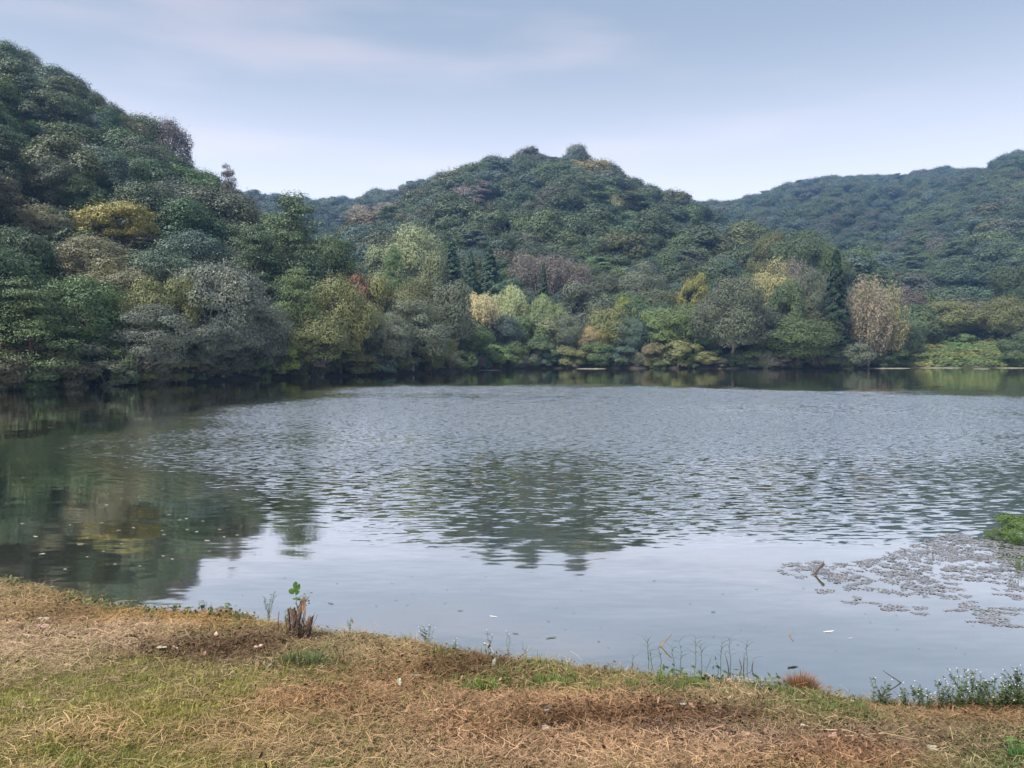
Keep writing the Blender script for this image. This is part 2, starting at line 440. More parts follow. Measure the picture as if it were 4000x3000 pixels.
# where the breeze ruffles the lake
near_line = math_('ADD', math_('MULTIPLY', math_('MAXIMUM', math_('SUBTRACT', math_('MULTIPLY', px_, -1.0), 1.2), 0.0), 0.62), 9.6)
m1 = rng_(math_('ADD', math_('SUBTRACT', py_, near_line), math_('MULTIPLY', wobs, 0.55)), 0.0, 4.2)
m2 = rng_(math_('ADD', math_('ADD', py_, math_('MULTIPLY', wob, 1.9)), math_('MULTIPLY', math_('MAXIMUM', px_, 0.0), 0.42)), 52.0, 66.0, 1.0, 0.0)
m3 = rng_(math_('ADD', px_, math_('MULTIPLY', wob, 0.5)), -15.0, -9.0)
M0 = math_('MULTIPLY', math_('MULTIPLY', m1, m2), m3)
patch = rng_(noise_(0.10, 3, 0.55, 0.5, 1.0, 0.2).outputs[0], 0.32, 0.62, 0.38, 1.05)
# a lull in the breeze out from the middle of the bank
lull = math_('ADD', math_('POWER', math_('DIVIDE', math_('SUBTRACT', px_, math_('MULTIPLY', py_, 0.015)), math_('MULTIPLY', py_, 0.17)), 2.0), math_('POWER', math_('DIVIDE', math_('SUBTRACT', py_, 13.0), 7.5), 2.0))
lull = rng_(math_('ADD', lull, math_('MULTIPLY', math_('SUBTRACT', noise_(0.7, 3, 0.6, 0.5, 1.0).outputs[0], 0.5), 1.6)), 0.0, 1.5, 0.42, 1.0)
MASK = math_('MULTIPLY', math_('MULTIPLY', M0, patch), lull)
n1 = noise_(1.0, 3, 0.55, 2.6, 9.5, R(7))
n2 = noise_(1.0, 2, 0.55, 6.0, 19.0, R(-5))
n0 = noise_(1.0, 1, 0.5, 0.5, 1.9, R(4))
n3 = noise_(1.0, 2, 0.6, 0.8, 2.7, R(-3))
def slope(node, ch):
    s_ = n.new('ShaderNodeSeparateColor'); l.new(node.outputs['Color'], s_.inputs[0])
    return math_('SUBTRACT', s_.outputs[ch], 0.5)
ampf = rng_(py_, 10.0, 34.0, 0.62, 1.0)
A = math_('MULTIPLY', MASK, ampf)
calm = 0.028
A1 = math_('MULTIPLY', A, rng_(py_, 12.0, 30.0, 1.1, 0.85)); A2 = math_('MULTIPLY', A, rng_(py_, 12.0, 26.0, 0.35, 1.35))
bias = math_('MULTIPLY', math_('MULTIPLY', A, lull), rng_(py_, 12.0, 26.0, -0.02, -0.19))      # at grazing angles the wave sides that face one are the ones seen
sy_ = math_('ADD', math_('MULTIPLY', slope(n1, 0), math_('ADD', math_('MULTIPLY', A1, 1.0), calm)),
            math_('ADD', math_('ADD', bias, math_('MULTIPLY', slope(n2, 0), math_('MULTIPLY', A2, 1.0))), math_('MULTIPLY', slope(n0, 0), math_('ADD', math_('MULTIPLY', A, 0.05), calm*1.0))))
sx_ = math_('ADD', math_('MULTIPLY', slope(n1, 1), math_('ADD', math_('MULTIPLY', A, 0.24), calm*0.4)), math_('MULTIPLY', slope(n2, 1), math_('MULTIPLY', A, 0.14)))
sy_ = math_('ADD', sy_, math_('MULTIPLY', slope(n3, 0), math_('MULTIPLY', A, rng_(py_, 20.0, 48.0, 0.0, 0.8))))
cb = n.new('ShaderNodeCombineXYZ'); l.new(sx_, cb.inputs[0]); l.new(sy_, cb.inputs[1]); cb.inputs[2].default_value = 1.0
nr = n.new('ShaderNodeVectorMath'); nr.operation = 'NORMALIZE'; l.new(cb.outputs[0], nr.inputs[0])
gl = n.new('ShaderNodeBsdfGlossy'); gl.inputs['Roughness'].default_value = 0.04; gl.inputs['Color'].default_value = (0.98, 0.975, 0.95, 1); l.new(nr.outputs[0], gl.inputs['Normal'])
df = n.new('ShaderNodeBsdfDiffuse'); df.inputs['Color'].default_value = (0.045, 0.043, 0.017, 1)
fr = n.new('ShaderNodeFresnel'); fr.inputs['IOR'].default_value = 1.33; l.new(nr.outputs[0], fr.inputs['Normal'])
fac = rng_(fr.outputs[0], 0.0, 0.45, 0.62, 0.98)
ms = n.new('ShaderNodeMixShader'); l.new(fac, ms.inputs[0]); l.new(df.outputs[0], ms.inputs[1]); l.new(gl.outputs[0], ms.inputs[2])
l.new(ms.outputs[0], o_.inputs[0])
m = M(); m.add([(-400, -12, 0), (400, -12, 0), (400, 180, 0), (-400, 180, 0)], [[0, 1, 2, 3]])
water = m.obj('water', wm_); water['kind'] = 'structure'

# ------------------------------------------------------------------ tree builders (real sizes in metres, base at z=0)
def sph(r, n):
    v = unit(r.normal(size=(n, 3))); return v

def limb(m, r, a, b, r0, r1, sag=0.1, k=5, sides=5, var=0.5):
    a, b = np.array(a, float), np.array(b, float)
    t = np.linspace(0, 1, k)[:, None]
    L = np.linalg.norm(b-a)
    p = a + (b-a)*t + np.sin(t*np.pi)*np.array([0, 0, -sag*L]) + (r.normal(size=(k, 3))*0.04*L)*np.sin(t*np.pi)
    tube(m, p, np.linspace(r0, r1, k), sides, var)
    return p

def broadleaf(seed, H=9.0, W=7.0, crown_lo=0.22, lobes=26, n=6500, leaf=0.2, flat=0.8, round_=1.0, limbs=7, bare=0.0, asp=0.6, upright=0.0, rl=(0.30, 0.46)):
    """Trunk, limbs and a crown of leaves gathered in uneven clumps."""
    r = np.random.default_rng(seed)
    tr, cr = M(), M()
    zlo = H*crown_lo; rz = (H-zlo)/2; zc = zlo + rz; rx = W/2
    d = sph(r, lobes*4)
    # spread directions evenly-ish
    keep = [0]
    for i in range(1, len(d)):
        if min(np.linalg.norm(d[i]-d[k]) for k in keep) > 1.9/np.sqrt(lobes)*0.85: keep.append(i)
        if len(keep) >= lobes: break
    d = d[keep]; nl = len(d)
    dist = r.uniform(0.48, 0.78, nl)
    C = d*dist[:, None]*np.array([rx, rx, rz]) + [0, 0, zc]
    C[:, 0] *= 1 - 0.22*np.clip((C[:, 2]-zc)/rz, 0, 1)*round_
    C[:, 1] *= 1 - 0.22*np.clip((C[:, 2]-zc)/rz, 0, 1)*round_
    Rl = r.uniform(rl[0], rl[1], nl)*min(rx, rz*1.15)
    # leaves
    per = r.multinomial(n, Rl**2/np.sum(Rl**2))
    cc, nn, vv = [], [], []
    for k in range(nl):
        m_ = per[k]; dd = sph(r, int(m_*1.9))
        out = unit(C[k]-[0, 0, zc*0.9])
        dd = dd[(dd@out) > -0.25][:m_]
        dd = dd[dd[:, 2] > -0.55]
        rad = Rl[k]*(1 + 0.22*np.sin(dd[:, 0]*6+k)*np.sin(dd[:, 1]*5+k*2)*np.cos(dd[:, 2]*7)) * r.uniform(0.72, 1.08, len(dd))
        p = C[k] + dd*rad[:, None]*np.array([1, 1, flat])
        cc.append(p); nn.append(unit(dd + [0, 0, 0.35]) + r.normal(size=dd.shape)*0.24)
        vv.append(np.clip(r.normal(0.5, 0.13, len(dd)) + r.normal(0, 0.16) , 0, 1))
    c = np.concatenate(cc); nrm = np.concatenate(nn); v = np.concatenate(vv)
    if upright: nrm[:, 2] *= (1-upright)
    cards(cr, c, nrm, leaf*r.uniform(0.7, 1.35, len(c)), asp, r, v, tang=(r.normal(size=c.shape) + [0, 0, 1.5*upright]) if upright else None)
    # stray sprigs beyond the outline
    ns = n//10
    k = r.integers(0, nl, ns); dd = sph(r, ns); dd[:, 2] = np.abs(dd[:, 2])*0.8
    p = C[k] + unit(dd)*(Rl[k]*r.uniform(1.05, 1.3, ns))[:, None]
    cards(cr, p, dd + r.normal(size=dd.shape)*0.5, leaf*0.8, asp, r, r.random(ns))
    # wood
    r0 = 0.016*H + 0.03
    top = np.array([r.normal(0, 0.03*W), r.normal(0, 0.03*W), zc + rz*0.55])
    tp = limb(tr, r, (0, 0, -0.6), top, r0*1.25, r0*0.25, 0, 8, 7)
    order = np.argsort(C[:, 2])[:max(limbs, 3)+3]
    pick = list(order[:limbs]) + list(r.integers(0, nl, limbs))
    for k in pick:
        b = tp[r.integers(2, 7)]
        limb(tr, r, b, C[k] + d[k]*Rl[k]*0.5, r0*0.42, r0*0.08, -0.05, 5, 5)
    if bare:
        for k in range(int(bare)):
            j_ = r.integers(0, nl); s0 = C[j_]*0.85 + np.array([0, 0, zc])*0.15
            e_ = C[j_] + unit(d[j_] + r.normal(size=3)*0.5)*Rl[j_]*r.uniform(0.9, 1.35)
            limb(tr, r, s0, e_, 0.045, 0.018, 0.08, 5, 4, 1.0)
    return tr, cr

def pine(seed, H=11.0, W=7.0, n=7500, leaf=0.17, lo=0.3, pads=34, flat=0.34):
    """Pine: a leaning trunk, near-level boughs ending in flat pads of needles."""
    r = np.random.default_rng(seed)
    tr, cr = M(), M()
    lean = r.normal(0, 0.04*H, 2)
    tp = limb(tr, r, (0, 0, -0.6), (lean[0], lean[1], H*0.97), 0.02*H+0.04, 0.03, 0, 10, 7)
    cc, nn, vv = [], [], []
    tz = tp[:, 2]
    for k in range(pads):
        f = (k+0.5)/pads; z = H*(lo + (1-lo)*f**0.9)
        wid = W/2*(1.0 - 0.78*f**1.6)*r.uniform(0.55, 1.05)*(0.75 if f < 0.12 else 1)
        an = k*2.4 + r.normal(0, 0.4)
        cx = np.interp(z, tz, tp[:, 0]); cyy = np.interp(z, tz, tp[:, 1])
        e_ = np.array([cx + math.cos(an)*wid*0.75, cyy + math.sin(an)*wid*0.75, z + r.uniform(-0.03, 0.06)*H])
        limb(tr, r, (cx, cyy, z-0.05*H), e_, 0.06, 0.015, 0.06, 5, 4)
        for q_ in range(3):
            c0 = e_ + np.array([math.cos(an+r.normal(0, 0.7)), math.sin(an+r.normal(0, 0.7)), 0])*wid*r.uniform(-0.35, 0.35) + [0, 0, r.normal(0, 0.02*H)]
            R_ = W*r.uniform(0.10, 0.17)*(1.15 - 0.35*f)
            m_ = int(n/pads/3); dd = sph(r, m_); dd[:, 2] = np.where(dd[:, 2] < -0.3, -dd[:, 2]*0.5, dd[:, 2])
            tufts = np.round(dd*3.2)/3.2                                       # needles gather in tufts
            dd2 = unit(dd*0.55 + tufts*0.45 + 1e-3)
            p = c0 + dd2*R_*r.uniform(0.6, 1.1, m_)[:, None]*np.array([1.25, 1.25, flat*1.5])
            cc.append(p); nn.append(dd + [0, 0, 0.8] + r.normal(size=dd.shape)*0.5)
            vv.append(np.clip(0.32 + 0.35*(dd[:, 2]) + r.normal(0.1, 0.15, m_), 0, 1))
    c = np.concatenate(cc)
    cards(cr, c, np.concatenate(nn), leaf*r.uniform(0.7, 1.3, len(c)), 0.4, r, np.concatenate(vv))
    return tr, cr

def cone(seed, H=12.0, W=3.4, n=6000, leaf=0.2):
    """Narrow dark conifer: short drooping boughs in a spire."""
    r = np.random.default_rng(seed)
    tr, cr = M(), M()
    limb(tr, r, (0, 0, -0.6), (0, 0, H*0.97), 0.015*H+0.05, 0.03, 0, 6, 7)
    nb_ = 90; cc, nn, vv = [], [], []
    for k in range(nb_):
        f = (k/nb_)**0.85; z = H*(0.06 + 0.92*f)
        w = W/2*(1-f)**0.72*r.uniform(0.78, 1.12)*(1 if f > 0.08 else 0.8) + 0.12
        an = k*2.39996 + r.normal(0, 0.2)
        m_ = int(n/nb_)
        s_ = r.random(m_)**0.6
        lat = r.normal(0, 0.16, m_)*w + r.normal(0, 0.05, m_)
        a_ = np.array([math.cos(an), math.sin(an)])
        p = np.stack([a_[0]*s_*w - a_[1]*lat, a_[1]*s_*w + a_[0]*lat, z - s_*w*0.30 + r.normal(0, 0.13, m_) + np.abs(lat)*-0.3], 1)
        cc.append(p); nn.append(np.stack([np.full(m_, a_[0]), np.full(m_, a_[1]), np.full(m_, 0.9)], 1) + r.normal(size=(m_, 3))*0.5)
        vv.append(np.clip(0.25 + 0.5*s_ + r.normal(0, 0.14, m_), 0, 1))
    c = np.concatenate(cc)
    cards(cr, c, np.concatenate(nn), leaf*r.uniform(0.7, 1.3, len(c)), 0.5, r, np.concatenate(vv))
    return tr, cr

def willow(seed, H=8.0, W=8.0, n=9000, leaf=0.2):
    """Weeping crown: domes of foliage with hanging strands."""
    r = np.random.default_rng(seed)
    tr, cr = M(), M()
    nl = 16; d = sph(r, nl); d[:, 2] = np.abs(d[:, 2])*0.9 + 0.05; d = unit(d)
    C = d*np.array([W*0.32, W*0.32, H*0.36])*r.uniform(0.6, 1, nl)[:, None] + [0, 0, H*0.48]
    cc, nn, vv = [], [], []; strands = n//12
    for k in range(strands):
        j_ = k % nl; a = r.uniform(0, 2*np.pi); ph = np.arccos(r.uniform(0.0, 1))
        R_ = W*0.20
        s0 = C[j_] + R_*np.array([math.cos(a)*math.sin(ph), math.sin(a)*math.sin(ph), math.cos(ph)*0.95])
        L = r.uniform(0.4, 1.9)*H/8*(0.6 + 0.6*math.sin(ph)); kk = 12
        t = np.linspace(0, 1, kk)
        out = np.array([math.cos(a), math.sin(a)])*0.22*L
        p = np.stack([s0[0] + out[0]*np.sqrt(t), s0[1] + out[1]*np.sqrt(t), s0[2] - L*t**1.3], 1) + r.normal(0, 0.13, (kk, 3))
        cc.append(p); nn.append(np.repeat(np.array([[math.cos(a), math.sin(a), 0.55]]), kk, 0) + r.normal(size=(kk, 3))*0.45)
        vv.append(np.clip(0.62 - 0.25*t + r.normal(0, 0.12, kk), 0, 1))
    c = np.concatenate(cc)
    tg = np.zeros_like(c); tg[:, 2] = 1; tg += r.normal(size=c.shape)*0.6
    cards(cr, c, np.concatenate(nn), leaf*r.uniform(0.8, 1.5, len(c)), 0.35, r, np.concatenate(vv), tang=tg)
    tp = limb(tr, r, (0, 0, -0.6), (0, 0, H*0.7), 0.02*H+0.1, 0.06, 0, 6, 7)
    for k in range(nl): limb(tr, r, tp[2+k % 3], C[k], 0.12, 0.03, -0.1, 5, 5)
    return tr, cr

def poplar(seed, H=9.0, W=5.0, n=8000, leaf=0.16):
    """Fine-twigged upright crown, half bare: many rising shoots with small leaves."""
    r = np.random.default_rng(seed)
    tr, cr = M(), M()
    tp = limb(tr, r, (0, 0, -0.6), (0, 0, H*0.8), 0.2, 0.05, 0, 7, 6)
    ns = 110; cc, nn, vv = [], [], []
    for k in range(ns):
        a = r.uniform(0, 2*np.pi); rr = W/2*np.sqrt(r.random())*0.95
        z1 = H*(1 - 0.42*(rr/(W/2))**2.2)*r.uniform(0.86, 1.0)*(1 if k % 3 else 0.7); z0 = z1*r.uniform(0.15, 0.45)
        b = np.array([math.cos(a)*rr*0.55, math.sin(a)*rr*0.55, z0]); e_ = np.array([math.cos(a)*rr, math.sin(a)*rr, z1])
        if k % 3 == 0: limb(tr, r, b, e_, 0.035, 0.012, 0.03, 4, 3, 0.9)
        kk = n//ns; t = r.random(kk)**0.8
        p = b + (e_-b)*t[:, None] + r.normal(0, 0.20, (kk, 3))*np.array([1, 1, 0.8])
        cc.append(p); nn.append(r.normal(size=(kk, 3)) + np.array([math.cos(a), math.sin(a), 0.5])*0.8)
        vv.append(np.clip(r.normal(0.35 + 0.3*t, 0.2, kk), 0, 1))
    c = np.concatenate(cc)
    tg = r.normal(size=c.shape)*0.6; tg[:, 2] += 1
    cards(cr, c, np.concatenate(nn), leaf*r.uniform(0.7, 1.3, len(c)), 0.45, r, np.concatenate(vv), tang=tg)
    return tr, cr

def twiggy(seed, H=2.4, W=3.0, ns=120, n=0):
    """Bare or half-bare shrub: a fan of thin stems with side twigs."""
    r = np.random.default_rng(seed)
    tr, cr = M(), M()
    for k in range(ns):
        a = r.uniform(0, 2*np.pi); tilt = r.uniform(0.1, 1.15); L = H*r.uniform(0.6, 1.05)
        e_ = np.array([math.cos(a)*math.sin(tilt)*L*W/H*0.75, math.sin(a)*math.sin(tilt)*L*W/H*0.75, math.cos(tilt)*L])
        s0 = np.array([r.normal(0, 0.15), r.normal(0, 0.15), -0.1])
        p = limb(tr, r, s0, e_, 0.022, 0.008, -0.1, 6, 3, r.random())
        for q_ in range(3):
            b = p[r.integers(2, 5)]; limb(tr, r, b, b + (unit(e_-s0) + r.normal(size=3)*0.6)*L*0.3, 0.01, 0.005, 0, 3, 3, r.random())
    if n:
        p = sph(r, n)*np.array([W/2, W/2, H*0.6])*r.uniform(0.5, 1.0, n)[:, None] + [0, 0, H*0.45]
        p = p[p[:, 2] > 0]
        cards(cr, p, r.normal(size=p.shape) + [0, 0, 0.5], 0.09*r.uniform(0.7, 1.3, len(p)), 0.5, r)
    return tr, cr

PROTO = {}
def proto(key, kind, pair, leafm=None, bark=None, hw=(9.0, 7.0)):
    tr, cr = pair
    PROTO[key] = dict(kind=kind, trunk=tr.mesh(key+'_wood', bark or BARK, True) if tr.v else None,
                      crown=cr.mesh(key+'_leaves', leafm or LEAF) if cr.v else None, hw=hw, src=(tr, cr))
for k in range(4):
    proto(f'big{k}', 'broadleaf_tree', broadleaf(100+k, 9, 8, 0.10 if k % 2 else 0.18, 22+4*k, 22000, 0.105, rl=(0.32, 0.5)), hw=(9, 8))
for k in range(4):
    proto(f'mid{k}', 'broadleaf_tree', broadleaf(120+k, 8, 7, 0.12, 14+3*k, 15000, 0.12, flat=0.75+0.06*k, rl=(0.36, 0.54)), hw=(8, 7))
for k in range(2):
    proto(f'silver{k}', 'silvery_broadleaf_tree', broadleaf(140+k, 8, 7.5, 0.06, 34, 20000, 0.095, flat=0.65, bare=16, asp=0.5, rl=(0.26, 0.42)), bark=PALEBARK, hw=(8, 7.5))
for k in range(3):
    proto(f'fine{k}', 'broadleaf_tree', broadleaf(150+k, 9, 7.5, 0.08, 34, 21000, 0.09, flat=0.85, bare=8, rl=(0.28, 0.44)), hw=(9, 7.5))
proto('layer0', 'broadleaf_tree', broadleaf(160, 6, 9.5, 0.15, 44, 13000, 0.12, flat=0.5, round_=0.9), hw=(6, 9.5))
proto('layer1', 'broadleaf_tree', broadleaf(161, 6, 7.5, 0.28, 34, 7500, 0.14, flat=0.4, round_=0.6), hw=(6, 7.5))
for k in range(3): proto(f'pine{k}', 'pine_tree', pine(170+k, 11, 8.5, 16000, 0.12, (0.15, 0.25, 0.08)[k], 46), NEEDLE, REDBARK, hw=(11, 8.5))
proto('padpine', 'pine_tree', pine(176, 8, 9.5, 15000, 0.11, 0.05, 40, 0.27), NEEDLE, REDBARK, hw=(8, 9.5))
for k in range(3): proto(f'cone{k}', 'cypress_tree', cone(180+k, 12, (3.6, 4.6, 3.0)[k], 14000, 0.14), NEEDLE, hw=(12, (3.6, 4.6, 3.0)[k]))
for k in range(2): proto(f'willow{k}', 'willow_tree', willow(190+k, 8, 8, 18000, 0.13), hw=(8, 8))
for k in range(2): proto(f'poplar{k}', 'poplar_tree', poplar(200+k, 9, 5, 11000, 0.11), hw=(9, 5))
for k in range(3):
    proto(f'shrub{k}', 'shrub', broadleaf(210+k, 3.0, 4.2, -0.05, 14, 7500, 0.085, flat=0.7, limbs=3, bare=2), hw=(3, 4.2))
proto('bare0', 'bare_shrub', twiggy(220, 2.4, 3.2, 150), bark=PALEBARK, hw=(2.4, 3.2))
proto('bare1', 'bare_shrub', twiggy(221, 2.4, 3.6, 90, 700), bark=PALEBARK, hw=(2.4, 3.6))

placed = []            # (x, y, px, py_mid, short name) of every individual tree
used_first = set()
def put(key, x, y, H, W, tint, label, cat, group=None, z=None, rot=None, name=None, short=None, pyt=None, pxx=None, sunk=0.0):
    P = PROTO[key]; h0, w0 = P['hw']
    if z is None: z = float(height_far(np.array([x]), np.array([y]))[0])
    root = empty(name or P['kind'], (x, y, z - sunk))
    root.rotation_euler[2] = rng.uniform(0, 6.28) if rot is None else rot
    root.scale = (W/w0*rng.uniform(0.93, 1.1), W/w0*rng.uniform(0.93, 1.1), H/h0)
    if P['kind'] != 'cypress_tree': root.rotation_euler[0] = rng.normal(0, 0.045); root.rotation_euler[1] = rng.normal(0, 0.045)
    if P['trunk']:
        t = bpy.data.objects.new('trunk' if 'shrub' not in P['kind'] else 'stems', P['trunk']); scene.collection.objects.link(t); t.parent = root
    if P['crown']:
        c = bpy.data.objects.new('crown' if 'shrub' not in P['kind'] else 'foliage', P['crown']); scene.collection.objects.link(c); c.parent = root
        c.color = (*tint, 1)
    tag(root, label, cat, group)
    px = 2000 + 3000*x/y
    placed.append((x, y, px, pyt if pyt is not None else 1375-3000*(z+H*0.5-EYE)/y, short or label, H, W))
    return root

def tree(key, px, depth, top, width, tint, label, cat='tree', group=None, bottom=None, short=None, name=None, rot=None):
    """One tree that the photograph shows: its column, its distance, the height of its top and its width in view."""
    depth = max(depth, float(np.interp(px, SHX, SHY)) + (1.3 if bottom and bottom > 1380 else 2.5))
    p = at(px, top, depth)
    z0 = float(height_far(np.array([p.x]), np.array([p.y]))[0])
    if bottom is not None:
        zb_ = at(px, bottom, depth).z
        if p.z - z0 < 0.7*(p.z - zb_): z0 = p.z - 0.7*(p.z - zb_)
    H = max(p.z - z0, 1.0); W = width/3000.0*depth*1.04
    if 'shrub' in key: W = min(W, 1.9*H)
    return put(key, p.x, p.y, H, W, tint, label, cat, group, z=z0, short=short, name=name, rot=rot)

G = dict(
    dark=(0.040, 0.058, 0.030), deep=(0.030, 0.050, 0.026), green=(0.064, 0.094, 0.040), fresh=(0.095, 0.135, 0.056), olive=(0.092, 0.102, 0.044), gold=(0.130, 0.125, 0.056),
    tan=(0.145, 0.145, 0.085), grey=(0.095, 0.112, 0.078), silver=(0.14, 0.165, 0.135), mauve=(0.128, 0.114, 0.104), brown=(0.080, 0.076, 0.048), pale=(0.17, 0.20, 0.11), bluish=(0.050, 0.078, 0.060))
T = lambda k, s=1.0: tuple(v*s for v in G[k])

# ---- left hillside and left shore
tree('layer0', 452, 86, 782, 360, (0.155, 0.145, 0.042), 'wide yellow-leaved tree, the only golden one on the hillside', bottom=990, short='the golden tree', rot=0.4)
tree('layer1', 560, 87, 905, 250, T('brown', 0.8), 'low brownish tree tucked beneath the golden tree', bottom=1100, short='the brownish tree below the golden tree')
tree('fine0', 150, 80, 795, 270, T('tan', 0.95), 'tan-grey fine-leaved tree next to the golden tree, on its lake side', short='the tan tree beside the golden tree', bottom=1080)
tree('fine1', 30, 70, 905, 300, T('tan', 0.8), 'greyish tan tree at the frame edge above the layered pine', short='the greyish tan tree at the edge', bottom=1180)
tree('fine2', 365, 72, 905, 280, T('tan', 0.82), 'olive-tan tree standing just below the golden tree', short='the olive-tan tree below the golden tree', bottom=1200)
tree('fine0', 440, 66, 1000, 300, T('tan', 0.75), 'fine-twigged tan tree with an olive top, two rows below the golden tree', short='the tan tree above the silvery shrub', bottom=1300)
tree('mid1', 560, 64, 1085, 200, T('olive', 1.2), 'yellow-green rounded tree between the tan tree and the silvery tree', short='the yellow-green tree', bottom=1250)
tree('mid2', 680, 66, 1075, 190, T('olive', 1.1), 'yellowish olive tree touching the silvery tree', short='the olive tree by the silvery tree', bottom=1300)
tree('big0', 830, 104, 735, 360, T('grey', 0.62), 'large soft grey-green tree on the ridge end above the silvery tree', short='the large grey-green tree on the ridge end', bottom=1080)
tree('big2', 640, 118, 770, 230, T('bluish', 1.15), 'blue-green vine-covered tree behind the golden tree', short='the vine-covered tree', bottom=1000)
tree('pine0', 1125, 88, 800, 350, (0.058, 0.088, 0.046), 'tallest pine above the lake, bright green boughs and a pointed top', short='the tallest pine', bottom=1300)
tree('pine1', 1010, 84, 900, 260, (0.05, 0.078, 0.04), 'dense green pine leaning against the tallest pine', short='the dense pine', bottom=1300)
tree('padpine', 1160, 76, 1080, 260, (0.08, 0.112, 0.048), 'low pine with light green level pads below the tallest pine', short='the low pine with light pads', bottom=1400)
tree('padpine', 90, 51, 1130, 400, (0.07, 0.10, 0.044), 'layered pine with bright flat boughs close to the shore at the frame edge', short='the layered pine', bottom=1420)
tree('silver0', 860, 66, 975, 370, T('silver', 0.62), 'tall silvery-leaved tree with pale bare twigs by the shore', 'silvery tree', short='the tall silvery tree', bottom=1400)
tree('silver1', 1000, 64, 1150, 280, T('silver', 0.58), 'silvery tree with tangled white twigs hanging to the bank', 'silvery tree', short='the tangled silvery tree', bottom=1465)
tree('silver1', 570, 57, 1170, 290, T('silver', 0.58), 'spreading silvery shrub-like tree low over the water', 'silvery tree', short='the low silvery tree', bottom=1500)
tree('silver0', 780, 60, 1230, 260, T('silver', 0.5), 'dark silvery tree at the waterline beneath the tall silvery tree', 'silvery tree', short='the dark silvery tree', bottom=1480)
tree('big1', 1330, 77, 1080, 260, T('olive', 1.15), 'rounded olive-gold tree hanging over the bank', short='the olive-gold tree', bottom=1460)
tree('big3', 1210, 75, 1230, 260, T('olive', 1.1), 'sprawling yellowish-olive tree under the low pine', short='the sprawling olive tree', bottom=1450)
tree('shrub1', 1090, 71, 1330, 180, (0.14, 0.17, 0.045), 'yellow-green bush with drooping leaves on the earthy bank', 'bush', short='the yellow-green bush', bottom=1430)
tree('silver1', 1610, 86, 1150, 300, T('grey', 0.85), 'grey-leaved tree between the olive-gold tree and the inlet', 'silvery tree', short='the grey-leaved tree', bottom=1460)
tree('silver0', 1500, 82, 1190, 240, T('grey', 0.95), 'dusky grey tree directly above the pinkish bare shrub', 'silvery tree', short='the dusky grey tree', bottom=1450)
tree('mid0', 1545, 92, 1070, 190, T('olive', 1.15), 'small yellow-green tree above the grey-leaved tree', short='the small yellow-green tree', bottom=1300)
tree('fine1', 1640, 104, 1060, 240, T('olive', 0.8), 'drab olive tree behind the grey-leaved tree', short='the drab olive tree', bottom=1300)
tree('mid3', 1755, 104, 1100, 180, T('grey', 0.8), 'small dull green tree beside the tan willow', short='the dull green tree', bottom=1350)
tree('fine2', 1700, 92, 1300, 190, T('olive', 1.1), 'olive-yellow shoreline tree with rusty lower branches', short='the rusty shoreline tree', bottom=1465)
tree('mid1', 1840, 112, 1265, 160, (0.055, 0.085, 0.035), 'round deep green tree at the corner of the inlet', short='the deep green tree in the inlet', bottom=1440)
tree('shrub0', 1930, 113, 1335, 150, (0.075, 0.12, 0.045), 'bright green rounded bush touching the water below the tan willow', 'bush', short='the bright bush below the willow', bottom=1442)
tree('shrub2', 1825, 100, 1375, 80, (0.14, 0.20, 0.06), 'small lime-green bush overhanging the water at the inlet corner', 'bush', short='the lime-green bush', bottom=1440)
tree('bare0', 1462, 82, 1385, 130, T('brown'), 'pinkish bare shrub fanning out at the waterline', 'shrub', short='the pinkish bare shrub', bottom=1472)
tree('bare1', 870, 62, 1400, 200, T('silver', 0.5), 'pale leafless thicket under the tall silvery tree', 'shrub', short='the pale thicket', bottom=1475)
tree('big0', 1270, 98, 930, 230, T('green', 0.85), 'mid-green tree behind the tallest pine on the lower ridge', short='the tree behind the tallest pine', bottom=1150)
tree('pine2', 1330, 100, 960, 180, (0.040, 0.070, 0.040), 'dark pine on the lower ridge above the olive-gold tree', short='the dark ridge pine', bottom=1150)
tree('pine1', 1560, 118, 985, 150, (0.085, 0.13, 0.055), 'young pine with upright candles in front of the pale tall tree', short='the young pine', bottom=1130)
tree('layer1', 1390, 90, 1060, 160, (0.12, 0.075, 0.05), 'small reddish-brown tree next to the olive-gold tree', short='the reddish-brown tree', bottom=1180)
tree('big3', 300, 122, 492, 330, T('green', 0.85), 'broad olive-green domed tree high on the hillside', short='the domed tree high on the hillside', bottom=760)
tree('mid2', 170, 120, 535, 150, T('pale', 0.65), 'pale green rounded tree beside the bright vines', short='the pale rounded tree', bottom=680)
tree('big1', 60, 118, 470, 260, (0.060, 0.135, 0.045), 'vivid green vine-smothered tree high at the frame edge', short='the vivid vine-smothered tree', bottom=640)
tree('big2', 330, 112, 620, 330, T('bluish', 1.0), 'big blue-green tree in the middle of the hillside', short='the big blue-green tree', bottom=900)
tree('big0', 520, 116, 600, 300, T('dark', 1.1), 'big dark tree above the golden tree', short='the big dark tree', bottom=860)
tree('big2', 200, 108, 650, 260, T('dark', 1.0), 'dark round tree above the tan tree', short='the dark round tree', bottom=860)
tree('fine2', 665, 152, 440, 165, T('mauve', 0.62), 'lone dusky tree sticking out of the skyline, sky showing through it', short='the lone skyline tree', bottom=700)
tree('fine1', 600, 152, 455, 120, T('mauve', 0.6), 'slim dusky companion leaning on the lone skyline tree', short='the slim skyline tree', bottom=640)
tree('padpine', 900, 128, 668, 110, T('mauve', 0.7), 'spiky half-bare pine on the skyline near the end of the ridge', short='the spiky skyline pine', bottom=820)

